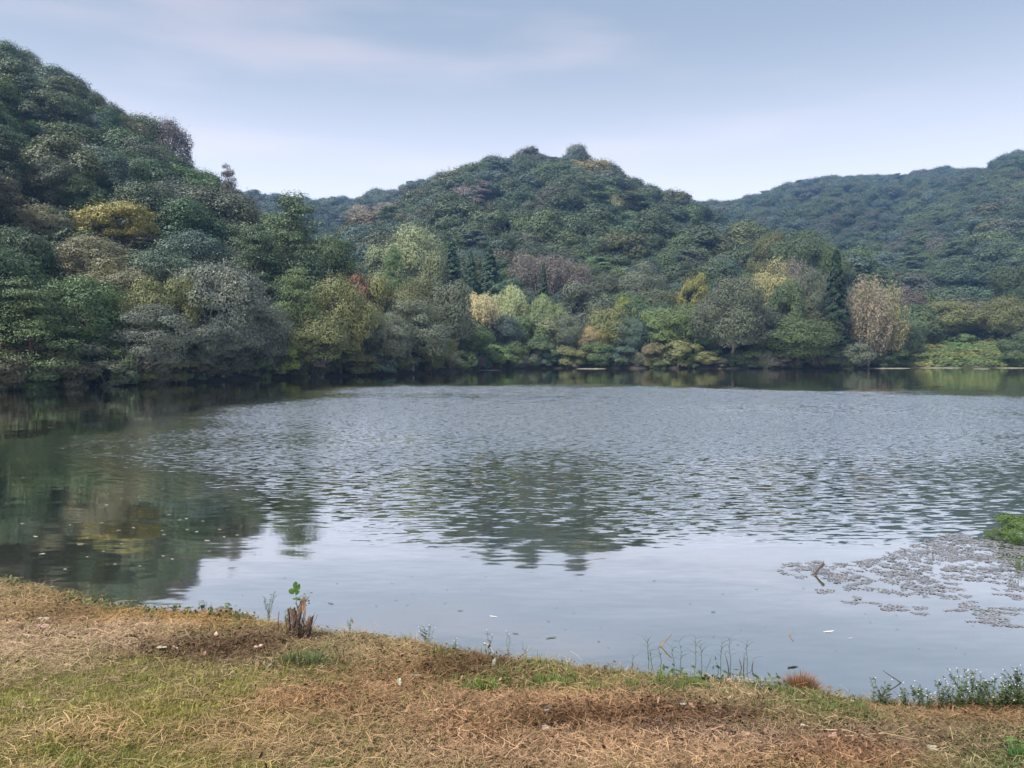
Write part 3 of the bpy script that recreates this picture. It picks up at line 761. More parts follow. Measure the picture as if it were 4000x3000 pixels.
# ---- foot of the central hill
tree('big3', 1605, 152, 872, 240, T('pale', 0.95), 'tall pale silver-green tree rising behind the shore trees', short='the tall pale tree', bottom=1150)
tree('mid0', 1500, 148, 955, 160, T('pale', 0.85), 'smaller pale green tree leaning on the tall pale one', short='the smaller pale tree', bottom=1150)
tree('mid3', 1680, 146, 985, 130, T('pale', 0.7), 'dusty green tree tucked between the pale tree and the cypresses', short='the dusty green tree', bottom=1140)
tree('cone1', 1765, 150, 932, 120, (0.034, 0.062, 0.034), 'tallest dark cypress in the clump behind the willows', 'cypress', 'cypresses behind the willows', short='the tallest cypress', bottom=1200)
tree('cone1', 1838, 149, 975, 105, (0.036, 0.066, 0.036), 'middle dark cypress in the clump behind the willows', 'cypress', 'cypresses behind the willows', short='the middle cypress', bottom=1200)
tree('cone0', 1912, 150, 958, 110, (0.036, 0.066, 0.038), 'dark cypress nearest the mauve poplars', 'cypress', 'cypresses behind the willows', short='the cypress by the poplars', bottom=1200)
tree('cone2', 1725, 146, 1020, 100, (0.036, 0.060, 0.034), 'shorter cypress at the outer foot of the tallest cypress', 'cypress', 'cypresses behind the willows', short='the shorter cypress', bottom=1200)
for k, (px, tp, w) in enumerate([(2050, 962, 130), (2135, 972, 150), (2215, 985, 140), (2268, 1010, 110)]):
    tree(f'poplar{k % 2}', px, 152, tp, w, T('mauve', 0.95), ['mauve-grey poplar next to the cypresses', 'widest mauve-grey poplar, in the middle of its row', 'mauve-grey poplar just past the small spruce',
         'shortest mauve-grey poplar at the end of the row'][k], 'poplar', 'mauve poplars in a row', bottom=1150, short=['the first poplar', 'the widest poplar', 'the third poplar', 'the shortest poplar'][k])
tree('cone2', 2123, 140, 1030, 62, (0.030, 0.050, 0.028), 'small dark spruce standing in front of the mauve poplars', 'spruce', short='the small spruce', bottom=1150)
tree('willow0', 1862, 122, 1118, 205, (0.29, 0.265, 0.155), 'tan-yellow weeping willow drooping over the inlet', 'willow', short='the tan willow', bottom=1320)
tree('willow1', 1985, 130, 1115, 190, (0.20, 0.23, 0.125), 'grey-green willow standing behind the tan willow', 'willow', short='the grey-green willow', bottom=1290)
tree('willow1', 2140, 128, 1150, 180, (0.12, 0.155, 0.078), 'fresh green willow below the mauve poplars', 'willow', short='the fresh green willow', bottom=1300)
tree('mid0', 2285, 136, 1098, 200, T('grey', 0.75), 'dark grey rounded tree below the shortest poplar', short='the dark grey rounded tree', bottom=1240)
tree('fine0', 2510, 150, 1020, 190, T('grey', 0.95), 'greyish tree with a feathery top in the hollow of the hill', short='the feathery greyish tree', bottom=1200)
tree('layer0', 2700, 142, 1060, 170, (0.135, 0.14, 0.05), 'flat-topped yellowish tree above the green shoreline row', short='the flat-topped yellowish tree', bottom=1160)
tree('layer1', 2440, 133, 1150, 110, (0.115, 0.14, 0.05), 'small bright yellow-green tree behind the shoreline row', short='the small bright yellow-green tree', bottom=1220)
row = [(2045, 1235, 170, 'mid1', T('green', 1.05), 'green tree nearest the inlet in the far shoreline row'), (2150, 1225, 170, 'mid2', T('pale', 0.7), 'pale green tree below the fresh willow in the far shoreline row'),
       (2230, 1230, 150, 'big1', T('grey', 0.85), 'grey-green tree in the far shoreline row beside the straw-coloured one'), (2310, 1265, 130, 'fine1', (0.20, 0.17, 0.095), 'straw-coloured tree in the far shoreline row'),
       (2380, 1200, 170, 'mid3', T('olive', 1.15), 'light olive tree behind the straw-coloured one'), (2455, 1215, 180, 'silver0', T('bluish', 1.15), 'blue-green open-branched tree in the far shoreline row'),
       (2555, 1200, 170, 'mid0', T('fresh', 0.85), 'light green tree beside the blue-green one in the shoreline row'), (2660, 1180, 220, 'big2', T('fresh', 0.75), 'broad fresh green tree filling the far shoreline row before the big grey one'),
       (2760, 1200, 150, 'mid1', (0.055, 0.10, 0.045), 'deep green tree wedged against the big grey shoreline tree')]
for px, tp, w, k, ti, lb in row: tree(k, px, 125 + (px % 3), tp, w, ti, lb, short='the ' + ' '.join(lb.split(' in the far')[0].split(' beside the blue')[0].split()[:4]), bottom=1437)
low = [(2015, 1350, 130, 'shrub1', T('green', 0.8), 'green shrub beside the dark hollow of the inlet'), (2110, 1345, 150, 'shrub2', T('dark', 1.2), 'dark green shrub hanging over the far bank below the pale green tree'),
       (2225, 1365, 150, 'shrub0', T('olive', 1.0), 'olive shrub over the far bank below the grey-green tree'), (2330, 1350, 160, 'shrub1', T('green', 0.9), 'green shrub above the pale sandbar'),
       (2440, 1370, 140, 'shrub2', T('bluish', 1.0), 'blue-green shrub below the open-branched tree'), (2540, 1350, 110, 'shrub0', T('brown', 1.2), 'brownish shrub at the notch of the far bank'),
       (2650, 1345, 230, 'shrub1', T('olive', 1.05), 'wide mounded olive-green shrub on the far bank'), (2760, 1390, 120, 'shrub2', T('olive', 1.1), 'yellowish shrub at the foot of the big grey tree'),
       (2960, 1375, 160, 'shrub0', T('green', 0.8), 'green shrub at the waterline past the big grey tree'), (3220, 1370, 200, 'shrub1', T('dark', 1.1), 'dark shrub below the tall column-shaped cypress'),
       (3330, 1350, 160, 'shrub2', T('grey', 0.7), 'dull grey-brown shrub under the tan poplar'), (3480, 1370, 130, 'shrub0', T('green', 0.9), 'green shrub where the meadow begins')]
for px, tp, w, k, ti, lb in low: tree(k, px, 121 if px < 3450 else 127, tp-22, w, ti, lb, 'shrub', bottom=1438, short='the ' + ' '.join(lb.split(' at ')[0].split(' over ')[0].split()[:5]))

# ---- right-hand shore
tree('fine1', 2860, 119, 1055, 280, T('grey', 0.68), 'big grey-green tree with a visible pale trunk at the far shore', short='the big grey shoreline tree', bottom=1435)
tree('fine2', 2780, 124, 1140, 170, T('grey', 0.62), 'grey-green tree half hidden behind the big one with the pale trunk', short='the half-hidden grey tree', bottom=1430)
tree('fine0', 3030, 134, 1000, 220, (0.19, 0.185, 0.09), 'tall straw-green tree with a ragged top behind the shoreline', short='the tall straw-green tree', bottom=1330)
tree('mid2', 3060, 126, 1090, 150, (0.062, 0.088, 0.045), 'saturated green tree in front of the straw-green one', short='the saturated green tree', bottom=1330)
tree('big3', 3110, 117, 1235, 300, T('green', 0.72), 'broad dark green tree spreading low over the far shore', short='the broad dark green tree', bottom=1440)
tree('big0', 2970, 122, 1200, 200, T('grey', 0.62), 'dusky green tree between the pale-trunked tree and the broad dark one', short='the dusky green tree', bottom=1435)
tree('fine2', 3170, 138, 1020, 170, T('grey', 0.8), 'grey-green tree leaning on the column-shaped cypress', short='the grey-green tree by the cypress', bottom=1300)
tree('cone1', 3268, 121, 968, 150, (0.017, 0.031, 0.018), 'tall column-shaped cypress standing alone by the tan poplar', 'cypress', short='the lone cypress', bottom=1345)
tree('poplar0', 3395, 124, 1050, 170, (0.15, 0.135, 0.10), 'tall tan-mauve poplar beside the lone cypress', 'poplar', short='the tan-mauve poplar', bottom=1420)
tree('poplar1', 3470, 126, 1080, 150, (0.145, 0.145, 0.085), 'tan-green poplar at the edge of the meadow', 'poplar', short='the tan-green poplar', bottom=1420)
tree('big2', 3120, 168, 895, 220, T('dark', 1.25), 'dark domed tree crowning the knoll behind the far shore', short='the dark knoll tree', bottom=1060)
tree('big0', 2990, 176, 905, 170, T('olive', 0.75), 'olive tree on the hill shoulder next to the dark domed tree', short='the olive shoulder tree', bottom=1060)
tree('poplar0', 3080, 150, 985, 140, T('mauve', 1.05), 'pinkish-mauve tree top below the dark domed tree', short='the pinkish tree', bottom=1120)
tree('big1', 3225, 166, 950, 160, T('fresh', 0.6), 'fresh green tree on the slope just behind the lone cypress', short='the slope tree behind the cypress', bottom=1150)
tree('big1', 3690, 156, 1175, 230, T('olive', 1.15), 'olive rounded tree behind the meadow', short='the olive meadow tree', bottom=1380)
tree('mid3', 3800, 160, 1185, 150, T('tan', 0.65), 'tan-green low tree behind the vine mound', short='the tan-green meadow tree', bottom=1370)
tree('big3', 3935, 152, 1150, 190, T('olive', 1.0), 'light olive tree at the far edge of the meadow', short='the light olive tree', bottom=1370)
tree('big2', 3990, 175, 985, 210, T('dark', 1.0), 'tall dark tree at the frame edge above the meadow', short='the tall dark edge tree', bottom=1250)
tree('mid2', 3560, 160, 1120, 150, T('mauve', 0.6), 'dusky brown tree behind the tan-green poplar', short='the dusky brown tree', bottom=1350)
tree('mid0', 3990, 127, 1290, 150, T('dark', 1.15), 'dark green bushy tree where the meadow meets the frame edge', short='the dark edge bush', bottom=1430)
tree('shrub1', 3765, 150, 1300, 150, (0.075, 0.125, 0.05), 'green vine-covered mound standing in the meadow', 'bush', short='the vine mound', bottom=1385)
tree('shrub2', 3590, 129, 1402, 120, (0.085, 0.10, 0.05), 'dull green low bush along the meadow edge', 'bush', short='the dull meadow bush', bottom=1432)
tree('shrub0', 3700, 129, 1405, 150, (0.10, 0.085, 0.055), 'brownish low bush between meadow and water', 'bush', short='the brownish meadow bush', bottom=1432)
tree('shrub1', 3850, 129, 1405, 160, (0.10, 0.085, 0.06), 'reddish-brown low bush near the corner of the meadow', 'bush', short='the reddish-brown meadow bush', bottom=1432)

# ------------------------------------------------------------------ air: thin blue haze over the whole valley
hz, n, l = mat('haze_air')
o_ = n.new('ShaderNodeOutputMaterial'); pv = n.new('ShaderNodeVolumePrincipled')
pv.inputs['Color'].default_value = (0.26, 0.50, 1.0, 1); pv.inputs['Density'].default_value = 0.00034
pv.inputs['Anisotropy'].default_value = 0.0
l.new(pv.outputs[0], o_.inputs['Volume'])
m = M(); bx0, bx1, by0, by1, bz0, bz1 = -3400, 3400, -60, 1480, -4, 215
m.add([(bx0, by0, bz0), (bx1, by0, bz0), (bx1, by1, bz0), (bx0, by1, bz0), (bx0, by0, bz1), (bx1, by0, bz1), (bx1, by1, bz1), (bx0, by1, bz1)],
      [[0, 3, 2, 1], [4, 5, 6, 7], [0, 1, 5, 4], [1, 2, 6, 5], [2, 3, 7, 6], [3, 0, 4, 7]])
haze = m.obj('haze', hz); haze['kind'] = 'stuff'; haze['label'] = 'thin bluish haze in the air over the valley'

# ------------------------------------------------------------------ the rest of the woods: nearest ones as single trees, the farther woods as forest
r = np.random.default_rng(5)
cand = []
def scatter(u0, u1, d0, d1, sp, jit=0.42):
    ys_ = np.arange(d0, d1, sp)
    out = []
    for yy in ys_:
        xs_ = np.arange(u0*yy, u1*yy, sp)
        p = np.stack([xs_, np.full(len(xs_), yy)], 1) + r.uniform(-jit, jit, (len(xs_), 2))*sp
        out.append(p)
    return np.concatenate(out)
A_ = scatter(-0.78, 0.80, 44, 182, 5.0)
B_ = scatter(-0.78, 0.80, 182, 400, 6.4)
C_ = scatter(-0.8, 0.95, 400, 760, 8.2)
D_ = np.concatenate([scatter(-3.0, -0.78, 34, 200, 8.0), scatter(0.80, 3.0, 60, 260, 9.0)])
def ok(P, gap=2.2):
    s_ = shore_far(P[:, 0], P[:, 1]); z_ = height_far(P[:, 0], P[:, 1])
    px_ = 2000+3000*P[:, 0]/P[:, 1]
    md = (px_ > 3510) & (px_ < 4300) & (P[:, 1] < 150)
    return (P[:, 1] > s_+gap) & (z_ > 0.25) & ~md
A_ = A_[ok(A_)]; B_ = B_[ok(B_)]; C_ = C_[ok(C_)]; D_ = D_[ok(D_, 1.0)]
def profile_visible(P, h, hf=5.0):
    """Keeps the ones whose tops rise above everything in front of them."""
    x, y = P[:, 0], P[:, 1]; z = height_far(x, y) + h
    e = (z-EYE)/y; vis = np.ones(len(P), bool)
    for f in np.linspace(0.3, 0.985, 40):
        zz = height_far(x*f, y*f) + np.where(y*f > shore_far(x*f, y*f), hf, 0)
        vis &= ~((zz-EYE)/(y*f) > e + 0.004) | (f > 0.975)
    return vis
hA = r.uniform(6.0, 9.5, len(A_))
vA = profile_visible(A_, hA, 3.0)
pl = np.array([(a[0], a[1], a[6]) for a in placed])
dmin = np.array([np.min(np.hypot(pl[:, 0]-p[0], (pl[:, 1]-p[1])) - pl[:, 2]*0.24) for p in A_])
keepA = vA & (dmin > 1.6)
A_, hA = A_[keepA], hA[keepA]
# do not stand in front of the trees placed by hand
front = np.zeros(len(A_), bool)
for (x, y, px, py, sh, H, W) in placed:
    pxa = 2000+3000*A_[:, 0]/A_[:, 1]
    wpx = W/y*3000
    front |= (np.abs(pxa-px) < wpx*0.42) & (A_[:, 1] < y-1) & (A_[:, 1] > y-(28 if any(q_ in sh for q_ in ('golden tree', 'domed', 'vivid', 'tall pale', 'tallest pine', 'pale rounded', 'lone cypress', 'small spruce', 'tallest cypress')) and 'below' not in sh else 5)) & ((height_far(A_[:, 0], A_[:, 1])+hA-EYE)/A_[:, 1] > ((height_far(np.array([x]), np.array([y]))[0]+H*0.45)-EYE)/y)
A_, hA = A_[~front], hA[~front]
order = np.argsort(-hA/A_[:, 1]); A_, hA = A_[order], hA[order]
NIND = 295
ind, rest = A_[:NIND], A_[NIND:]

TONES = [('dark green', T('dark', 1.15)), ('deep green', T('deep', 1.25)), ('mid-green', T('green', 0.85)), ('blue-green', T('bluish', 1.0)), ('olive', T('olive', 0.72)), ('grey-green', T('grey', 0.62)),
         ('brownish', T('brown', 0.75)), ('light green', T('fresh', 0.62)), ('dusty mauve', T('mauve', 0.58))]
TW = np.array([0.2, 0.13, 0.25, 0.13, 0.10, 0.11, 0.02, 0.045, 0.015]); TW /= TW.sum()
land = [(p[2], p[3], p[4]) for p in placed if p[4].startswith('the ')]
seen_labels = {}
RING = ['first', 'second', 'third', 'fourth', 'fifth', 'sixth', 'seventh', 'eighth', 'ninth', 'tenth', 'eleventh', 'twelfth', 'thirteenth', 'fourteenth']
for i_, p in enumerate(ind):
    x, y = float(p[0]), float(p[1]); H = float(hA[i_]); z = float(height_far(np.array([x]), np.array([y]))[0])
    px = 2000+3000*x/y; py = 1375-3000*(z+H*0.6-EYE)/y
    tw = vnoise(np.array([x]), np.array([y]), 0.045, 12, 2)[0]
    k = r.choice(len(TONES), p=TW)
    isp = r.random() < 0.16 and z > 6
    if isp: k = int(r.choice([0, 1, 3]))
    tone, tint = TONES[k]; tint = tuple(v*(1+0.18*tw)*r.uniform(0.88, 1.14) for v in tint)
    key = f'pine{r.integers(0, 3)}' if isp else (f'big{r.integers(0, 4)}' if r.random() < 0.4 else (f'mid{r.integers(0, 4)}' if r.random() < 0.7 else f'fine{r.integers(0, 3)}'))
    if y < 90 and not isp: key = f'fine{r.integers(0, 3)}'
    W = H*r.uniform(0.85, 1.15) if not isp else H*0.75
    j_ = min(range(len(land)), key=lambda q_: (land[q_][0]-px)**2 + ((land[q_][1]-py)*1.2)**2)
    dx, dy = px-land[j_][0], land[j_][1]-py; dst = math.hypot(dx, dy)
    side = 'outward' if False else ''
    if abs(dy) > abs(dx)*0.8: rel = ('just above' if dst < 120 else 'up the slope from') if dy > 0 else 'just below'
    else: rel = ('right of' if dx > 0 else 'left of') if dst < 150 else ('farther right of' if dx > 0 else 'farther left of')
    size = 'tall' if H > 8.6 else ('small' if H < 6.8 else 'mid-sized')
    kind = 'pine' if isp else 'broadleaf tree'
    base = f'{size} {tone} {kind} {rel} {land[j_][2]}'
    nseen = seen_labels.get((rel, land[j_][2], kind, tone, size), 0); seen_labels[(rel, land[j_][2], kind, tone, size)] = nseen+1
    if nseen: base = f'{RING[nseen]} {base}'
    words_ = base.split()
    if len(words_) > 16: base = ' '.join(words_[:16])
    put(key, x, y, H, W, tint, base, 'tree', 'trees filling the wooded slopes', z=z, short='-', sunk=0.4)

# low growth along the left and far shoreline
cnt = 0
shl = {}
for px in np.arange(-250, 3500, 38):
    pxx = px + r.uniform(-22, 22); d = float(np.interp(pxx, SHX, SHY)) + r.uniform(-0.1, 2.4)
    W = r.uniform(2.6, 4.8); H = r.uniform(1.5, 3.3)*(0.85 if pxx > 1700 else 1); W = min(W, 1.7*H)
    k = int(r.choice([0, 2, 4, 5, 6, 8], p=[0.2, 0.15, 0.2, 0.15, 0.2, 0.1])); tone, tint = TONES[k]
    x = (pxx-2000)/3000*d
    py = 1430
    j_ = min(range(len(land)), key=lambda q_: (land[q_][0]-pxx)**2 + ((land[q_][1]-py)*0.7)**2)
    rel = 'left of' if pxx < land[j_][0]-40 else ('right of' if pxx > land[j_][0]+40 else 'beneath')
    lb = f'low {tone} shrub on the bank {rel} {land[j_][2]}'
    nseen = shl.get(lb, 0); shl[lb] = nseen+1
    if nseen: lb = f'{RING[nseen]} ' + lb
    put(['shrub0', 'shrub1', 'shrub2', 'bare1'][int(r.choice(4, p=[0.28, 0.28, 0.26, 0.18]))], x, d, H, W, tuple(v*0.95 for v in tint), ' '.join(lb.split()[:16]), 'shrub', 'shrubs along the waterline', short='-')

# instancer: points carry which model, how big, which way round and what tint
def inst_group(coll):
    gname = 'scatter_' + coll.name
    ng = bpy.data.node_groups.new(gname, 'GeometryNodeTree')
    ng.interface.new_socket('Geometry', in_out='INPUT', socket_type='NodeSocketGeometry')
    ng.interface.new_socket('Geometry', in_out='OUTPUT', socket_type='NodeSocketGeometry')
    N, L = ng.nodes, ng.links
    gi, go = N.new('NodeGroupInput'), N.new('NodeGroupOutput')
    ci = N.new('GeometryNodeCollectionInfo'); ci.inputs[0].default_value = coll; ci.inputs['Separate Children'].default_value = True; ci.inputs['Reset Children'].default_value = True
    ip = N.new('GeometryNodeInstanceOnPoints'); ip.inputs['Pick Instance'].default_value = True
    def na(name, typ):
        a = N.new('GeometryNodeInputNamedAttribute'); a.data_type = typ; a.inputs['Name'].default_value = name
        return [o for o in a.outputs if o.enabled][0]
    L.new(gi.outputs[0], ip.inputs['Points']); L.new(ci.outputs[0], ip.inputs['Instance'])
    L.new(na('idx', 'INT'), ip.inputs['Instance Index']); L.new(na('rot', 'FLOAT_VECTOR'), ip.inputs['Rotation']); L.new(na('scl', 'FLOAT_VECTOR'), ip.inputs['Scale'])
    L.new(ip.outputs[0], go.inputs[0])
    return ng

def stuff(name, coll, pos, idx, rot, scl, tint, label=None):
    me = bpy.data.meshes.new(name); me.vertices.add(len(pos)); me.vertices.foreach_set('co', np.asarray(pos, np.float32).ravel())
    a = me.attributes.new('idx', 'INT', 'POINT'); a.data.foreach_set('value', np.asarray(idx, np.int32))
    a = me.attributes.new('rot', 'FLOAT_VECTOR', 'POINT'); a.data.foreach_set('vector', np.asarray(rot, np.float32).ravel())
    a = me.attributes.new('scl', 'FLOAT_VECTOR', 'POINT'); a.data.foreach_set('vector', np.asarray(scl, np.float32).ravel())
    c4 = np.ones((len(pos), 4), np.float32); c4[:, :3] = tint
    a = me.attributes.new('tint', 'FLOAT_COLOR', 'POINT'); a.data.foreach_set('color', c4.ravel())
    o = bpy.data.objects.new(name, me); scene.collection.objects.link(o)
    md = o.modifiers.new('scatter', 'NODES'); md.node_group = inst_group(coll)
    o['kind'] = 'stuff'
    if label: o['label'] = label
    return o

def model_coll(name, meshes):
    c = bpy.data.collections.new(name)
    for k, me in enumerate(meshes):
        ob = bpy.data.objects.new(f'{name}_{k:02d}', me); c.objects.link(ob)
    return c

# forest models: lighter crowns
fm = []
for k in range(7):
    tr_, cr_ = broadleaf(300+k, 8, 7.6, 0.12, (9, 12, 14, 7, 10, 16, 8)[k], 7000, 0.19, flat=0.8, rl=((0.42, 0.62) if k != 2 else (0.34, 0.5)))
    fm.append((cr_, LEAFI, (8, 7.4)))
for k in range(2):
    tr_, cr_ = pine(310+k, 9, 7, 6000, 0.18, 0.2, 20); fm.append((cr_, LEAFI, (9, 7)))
fcoll = model_coll('woods_model', [a[0].mesh('woods_crown', a[1]) for a in fm])
dims = np.array([a[2] for a in fm])
P = np.concatenate([rest, B_, C_, D_])
hs = np.concatenate([hA[NIND:], 5.5+6.5*r.random(len(B_))**1.6, 6+8*r.random(len(C_))**1.6, r.uniform(6, 10, len(D_))])
vis = np.concatenate([np.ones(len(rest), bool), profile_visible(B_, 10), profile_visible(C_, 12), np.ones(len(D_), bool)])
P, hs = P[vis], hs[vis]
nP = len(P); idx = r.choice(9, nP, p=[0.125]*7+[0.0625, 0.0625])
zz = height_far(P[:, 0], P[:, 1]) - 0.5
tint_tab = np.array([t_[1] for t_ in TONES])
ti = tint_tab[r.choice(len(TONES), nP, p=TW)]*r.uniform(0.85, 1.15, (nP, 1))*(1+0.25*vnoise(P[:, 0], P[:, 1], 0.02, 31, 2))[:, None]
# a few autumn patches seen on the central hill: (column, height, size) -> tint
pxs = 2000+3000*P[:, 0]/P[:, 1]; pys = 1375-3000*(zz+hs*0.5-EYE)/P[:, 1]
for (cx, cy_, w, h_, tnt, pr) in [(1490, 850, 90, 35, (0.13, 0.11, 0.08), 0.7), (1420, 900, 70, 40, (0.15, 0.13, 0.08), 0.7), (2310, 675, 60, 30, (0.17, 0.155, 0.06), 0.7), (1850, 800, 40, 30, T('mauve', 1.0), 0.6), (2430, 905, 60, 60, (0.075, 0.125, 0.06), 0.6),
                             (2340, 1020, 60, 80, (0.08, 0.135, 0.06), 0.85), (2900, 960, 120, 40, T('olive', 0.95), 0.4), (2450, 830, 50, 20, T('olive', 1.1), 0.5)]:
    s_ = (((pxs-cx)/w)**2 + ((pys-cy_)/h_)**2 < 1) & (r.random(nP) < pr); ti[s_] = np.array(tnt)*r.uniform(0.85, 1.15, (int(s_.sum()), 1))
wz = r.uniform(0.95, 1.35, nP)*hs
scl = np.stack([wz/dims[idx, 1], wz/dims[idx, 1], hs/dims[idx, 0]], 1)
rot = np.stack([r.normal(0, 0.06, nP), r.normal(0, 0.06, nP), r.uniform(0, 6.28, nP)], 1)
forest = stuff('forest', fcoll, np.stack([P[:, 0], P[:, 1], zz], 1), idx, rot, scl, ti, 'dense mixed woods covering the hills and the far mountain')
print('individual', len(ind), 'forest', nP)

# understorey: low leafy cover that hides the floor on the near slopes
uc = model_coll('underwood_model', [broadleaf(330+k, 1.6, 2.8, -0.2, 9, 900, 0.12, flat=0.6, limbs=1)[1].mesh('underwood', LEAFI) for k in range(4)])
U_ = scatter(-0.8, 0.8, 46, 175, 2.7, 0.5)
U_ = U_[ok(U_, 0.0)]; U_ = U_[profile_visible(U_, 2.0, 0.5)]
nU = len(U_); s_ = r.uniform(0.8, 1.7, nU)
ti = tint_tab[r.choice(len(TONES), nU, p=TW)]*r.uniform(0.7, 1.1, (nU, 1))
stuff('undergrowth', uc, np.stack([U_[:, 0], U_[:, 1], height_far(U_[:, 0], U_[:, 1])-0.15], 1), r.integers(0, 4, nU), np.stack([np.zeros(nU), np.zeros(nU), r.uniform(0, 6.28, nU)], 1), np.stack([s_, s_, s_], 1), ti,
      'mixed low undergrowth between the trees on the slopes')
# meadow herbs
W_ = scatter(0.49, 0.75, 124.5, 152, 0.9, 0.5); W_ = W_[(W_[:, 1] > shore_far(W_[:, 0], W_[:, 1])+1.0)]
nW = len(W_); s_ = r.uniform(0.2, 0.62, nW)
ti = np.array([(0.118, 0.155, 0.058)])*r.uniform(0.6, 1.3, (nW, 1))*(1+np.array([0.5, 0.1, 0.2])*vnoise(W_[:, 0], W_[:, 1], 0.2, 4, 2)[:, None])
stuff('meadow_grass', uc, np.stack([W_[:, 0], W_[:, 1], height_far(W_[:, 0], W_[:, 1])-0.05], 1), r.integers(0, 4, nW), np.stack([np.zeros(nW), np.zeros(nW), r.uniform(0, 6.28, nW)], 1), np.stack([s_*1.4, s_*1.4, s_], 1), ti,
      'light green meadow of herbs and vines by the far shore')

# ------------------------------------------------------------------ foreground: mown grass, straw, leaf litter
def blade_strip(m, base, dirv, L, w, bend, var, seg=3, r=None, flat=False):
    """A thin blade: a tapering strip from base, leaning along dirv and bending over."""
    t = np.linspace(0, 1, seg+1)
    up = np.array([0, 0, 1.0])
    d2 = np.array([dirv[0], dirv[1], 0.0]); d2 = d2/max(np.linalg.norm(d2), 1e-6)
    p = base + np.outer(t*L*(1-bend*0.5*t), up)*(0.12 if flat else 1-bend*0.35) + np.outer((t**1.6)*L*(bend if not flat else 1), d2)
    side = np.cross(d2, up)
    ww = w*(1-t**2)*0.5 + 0.0004
    v = np.concatenate([p - side*ww[:, None], p + side*ww[:, None]])
    n_ = seg+1
    q = [[i, i+1, n_+i+1, n_+i] for i in range(seg)]
    m.add(v, q, None, var)

def grass_material(name, contrast=0.35, trans=0.3):
    return leaf_mat(name, 'INST', gloss=0.02, contrast=contrast, trans=trans, warm=(1.15, 1.0, 0.75))
GRASSM = grass_material('grass_blades'); STRAWM = grass_material('straw', 0.5, 0.15); LITM = grass_material('dead_leaves', 0.5, 0.1)

def tuft(seed, n, h0, h1, w, spread, bend):
    r_ = np.random.default_rng(seed); m_ = M()
    for k in range(n):
        a = r_.uniform(0, 6.28); b = np.array([r_.normal(0, spread), r_.normal(0, spread), -0.004])
        blade_strip(m_, b, (math.cos(a), math.sin(a)), r_.uniform(h0, h1), w*r_.uniform(0.7, 1.3), r_.uniform(*bend), r_.random())
    return m_
def straws(seed, n, L0, L1, w, spread, hz_=0.03):
    r_ = np.random.default_rng(seed); m_ = M()
    for k in range(n):
        a = r_.uniform(0, 6.28); L = r_.uniform(L0, L1); el = r_.normal(0.05, 0.22)
        c = np.array([r_.normal(0, spread), r_.normal(0, spread), r_.uniform(0.002, hz_)])
        d = np.array([math.cos(a), math.sin(a), el]); s_ = np.array([-math.sin(a), math.cos(a), r_.normal(0, 0.4)])
        kk = r_.normal(0, 0.12)
        p = np.array([c - d*L/2, c + s_*L*kk, c + d*L/2]); ww = w*r_.uniform(0.6, 1.4)
        m_.add(np.concatenate([p - s_*ww/2, p + s_*ww/2]), [[0, 1, 4, 3], [1, 2, 5, 4]], None, r_.random())
    return m_
def crumple(m_, r_, c, s, yaw, tilt, var, n=7, lobes=0):
    """One curled dead leaf: a pointed oval whose rim curls up."""
    th = np.linspace(0, 2*np.pi, n*2, endpoint=False)
    rad = s*(0.62 + 0.38*np.cos(th)**2)*(1 + 0.12*np.cos(th*5 + r_.uniform(0, 6))) * (0.75 + 0.25*np.abs(np.cos(th/2)))
    x = np.cos(th)*rad; y = np.sin(th)*rad*0.62
    z = s*(0.30*(np.abs(y)/s)**1.2*2 + 0.10*np.cos(th*2 + r_.uniform(0, 6)) + 0.06*r_.normal(size=len(th)))
    v = np.stack([x, y, z], 1); v = np.vstack([v, [0, 0, 0], [s*0.5, 0, s*0.05], [-s*0.45, 0, s*0.05]])
    cy_, sy2 = math.cos(yaw), math.sin(yaw); ct, st_ = math.cos(tilt), math.sin(tilt)
    Rm = np.array([[cy_, -sy2, 0], [sy2, cy_, 0], [0, 0, 1]]) @ np.array([[1, 0, 0], [0, ct, -st_], [0, st_, ct]])
    v = v@Rm.T + c
    N_ = len(th); t = [[i, (i+1) % N_, N_] for i in range(N_)]
    m_.add(v, None, t, var)
def litter(seed, n, s0, s1, spread):
    r_ = np.random.default_rng(seed); m_ = M()
    for k in range(n):
        crumple(m_, r_, np.array([r_.normal(0, spread), r_.normal(0, spread), r_.uniform(0.004, 0.025)]), r_.uniform(s0, s1), r_.uniform(0, 6.28), r_.normal(0, 0.5), r_.random(), 4)
    return m_
def herb_patch(seed, n, s0, s1, spread, h):
    r_ = np.random.default_rng(seed); m_ = M()
    c = np.stack([r_.normal(0, spread, n), r_.normal(0, spread, n), r_.uniform(0.004, h, n)], 1)
    cards(m_, c, r_.normal(size=(n, 3))*0.5 + [0, 0, 1], r_.uniform(s0, s1, n), 0.55, r_)
    return m_
lawn = model_coll('lawn_model', [tuft(400+k, 30, 0.02, 0.055, 0.0026, 0.035, (0.2, 1.1)).mesh('lawn_tuft', GRASSM) for k in range(4)])
longg = model_coll('long_grass_model', [tuft(410+k, 12, 0.06, 0.16, 0.0055, 0.03, (0.15, 0.9)).mesh('long_tuft', GRASSM) for k in range(4)])
strw = model_coll('straw_model', [straws(420+k, 40, 0.02, 0.10, 0.0019, 0.055).mesh('straw_bits', STRAWM) for k in range(5)])
litt = model_coll('litter_model', [litter(430+k, 7, 0.008, 0.019, 0.04).mesh('litter_bits', LITM) for k in range(4)])
herb = model_coll('herb_model', [herb_patch(440+k, 14, 0.007, 0.016, 0.03, 0.03).mesh('herb_bits', GRASSM) for k in range(3)])

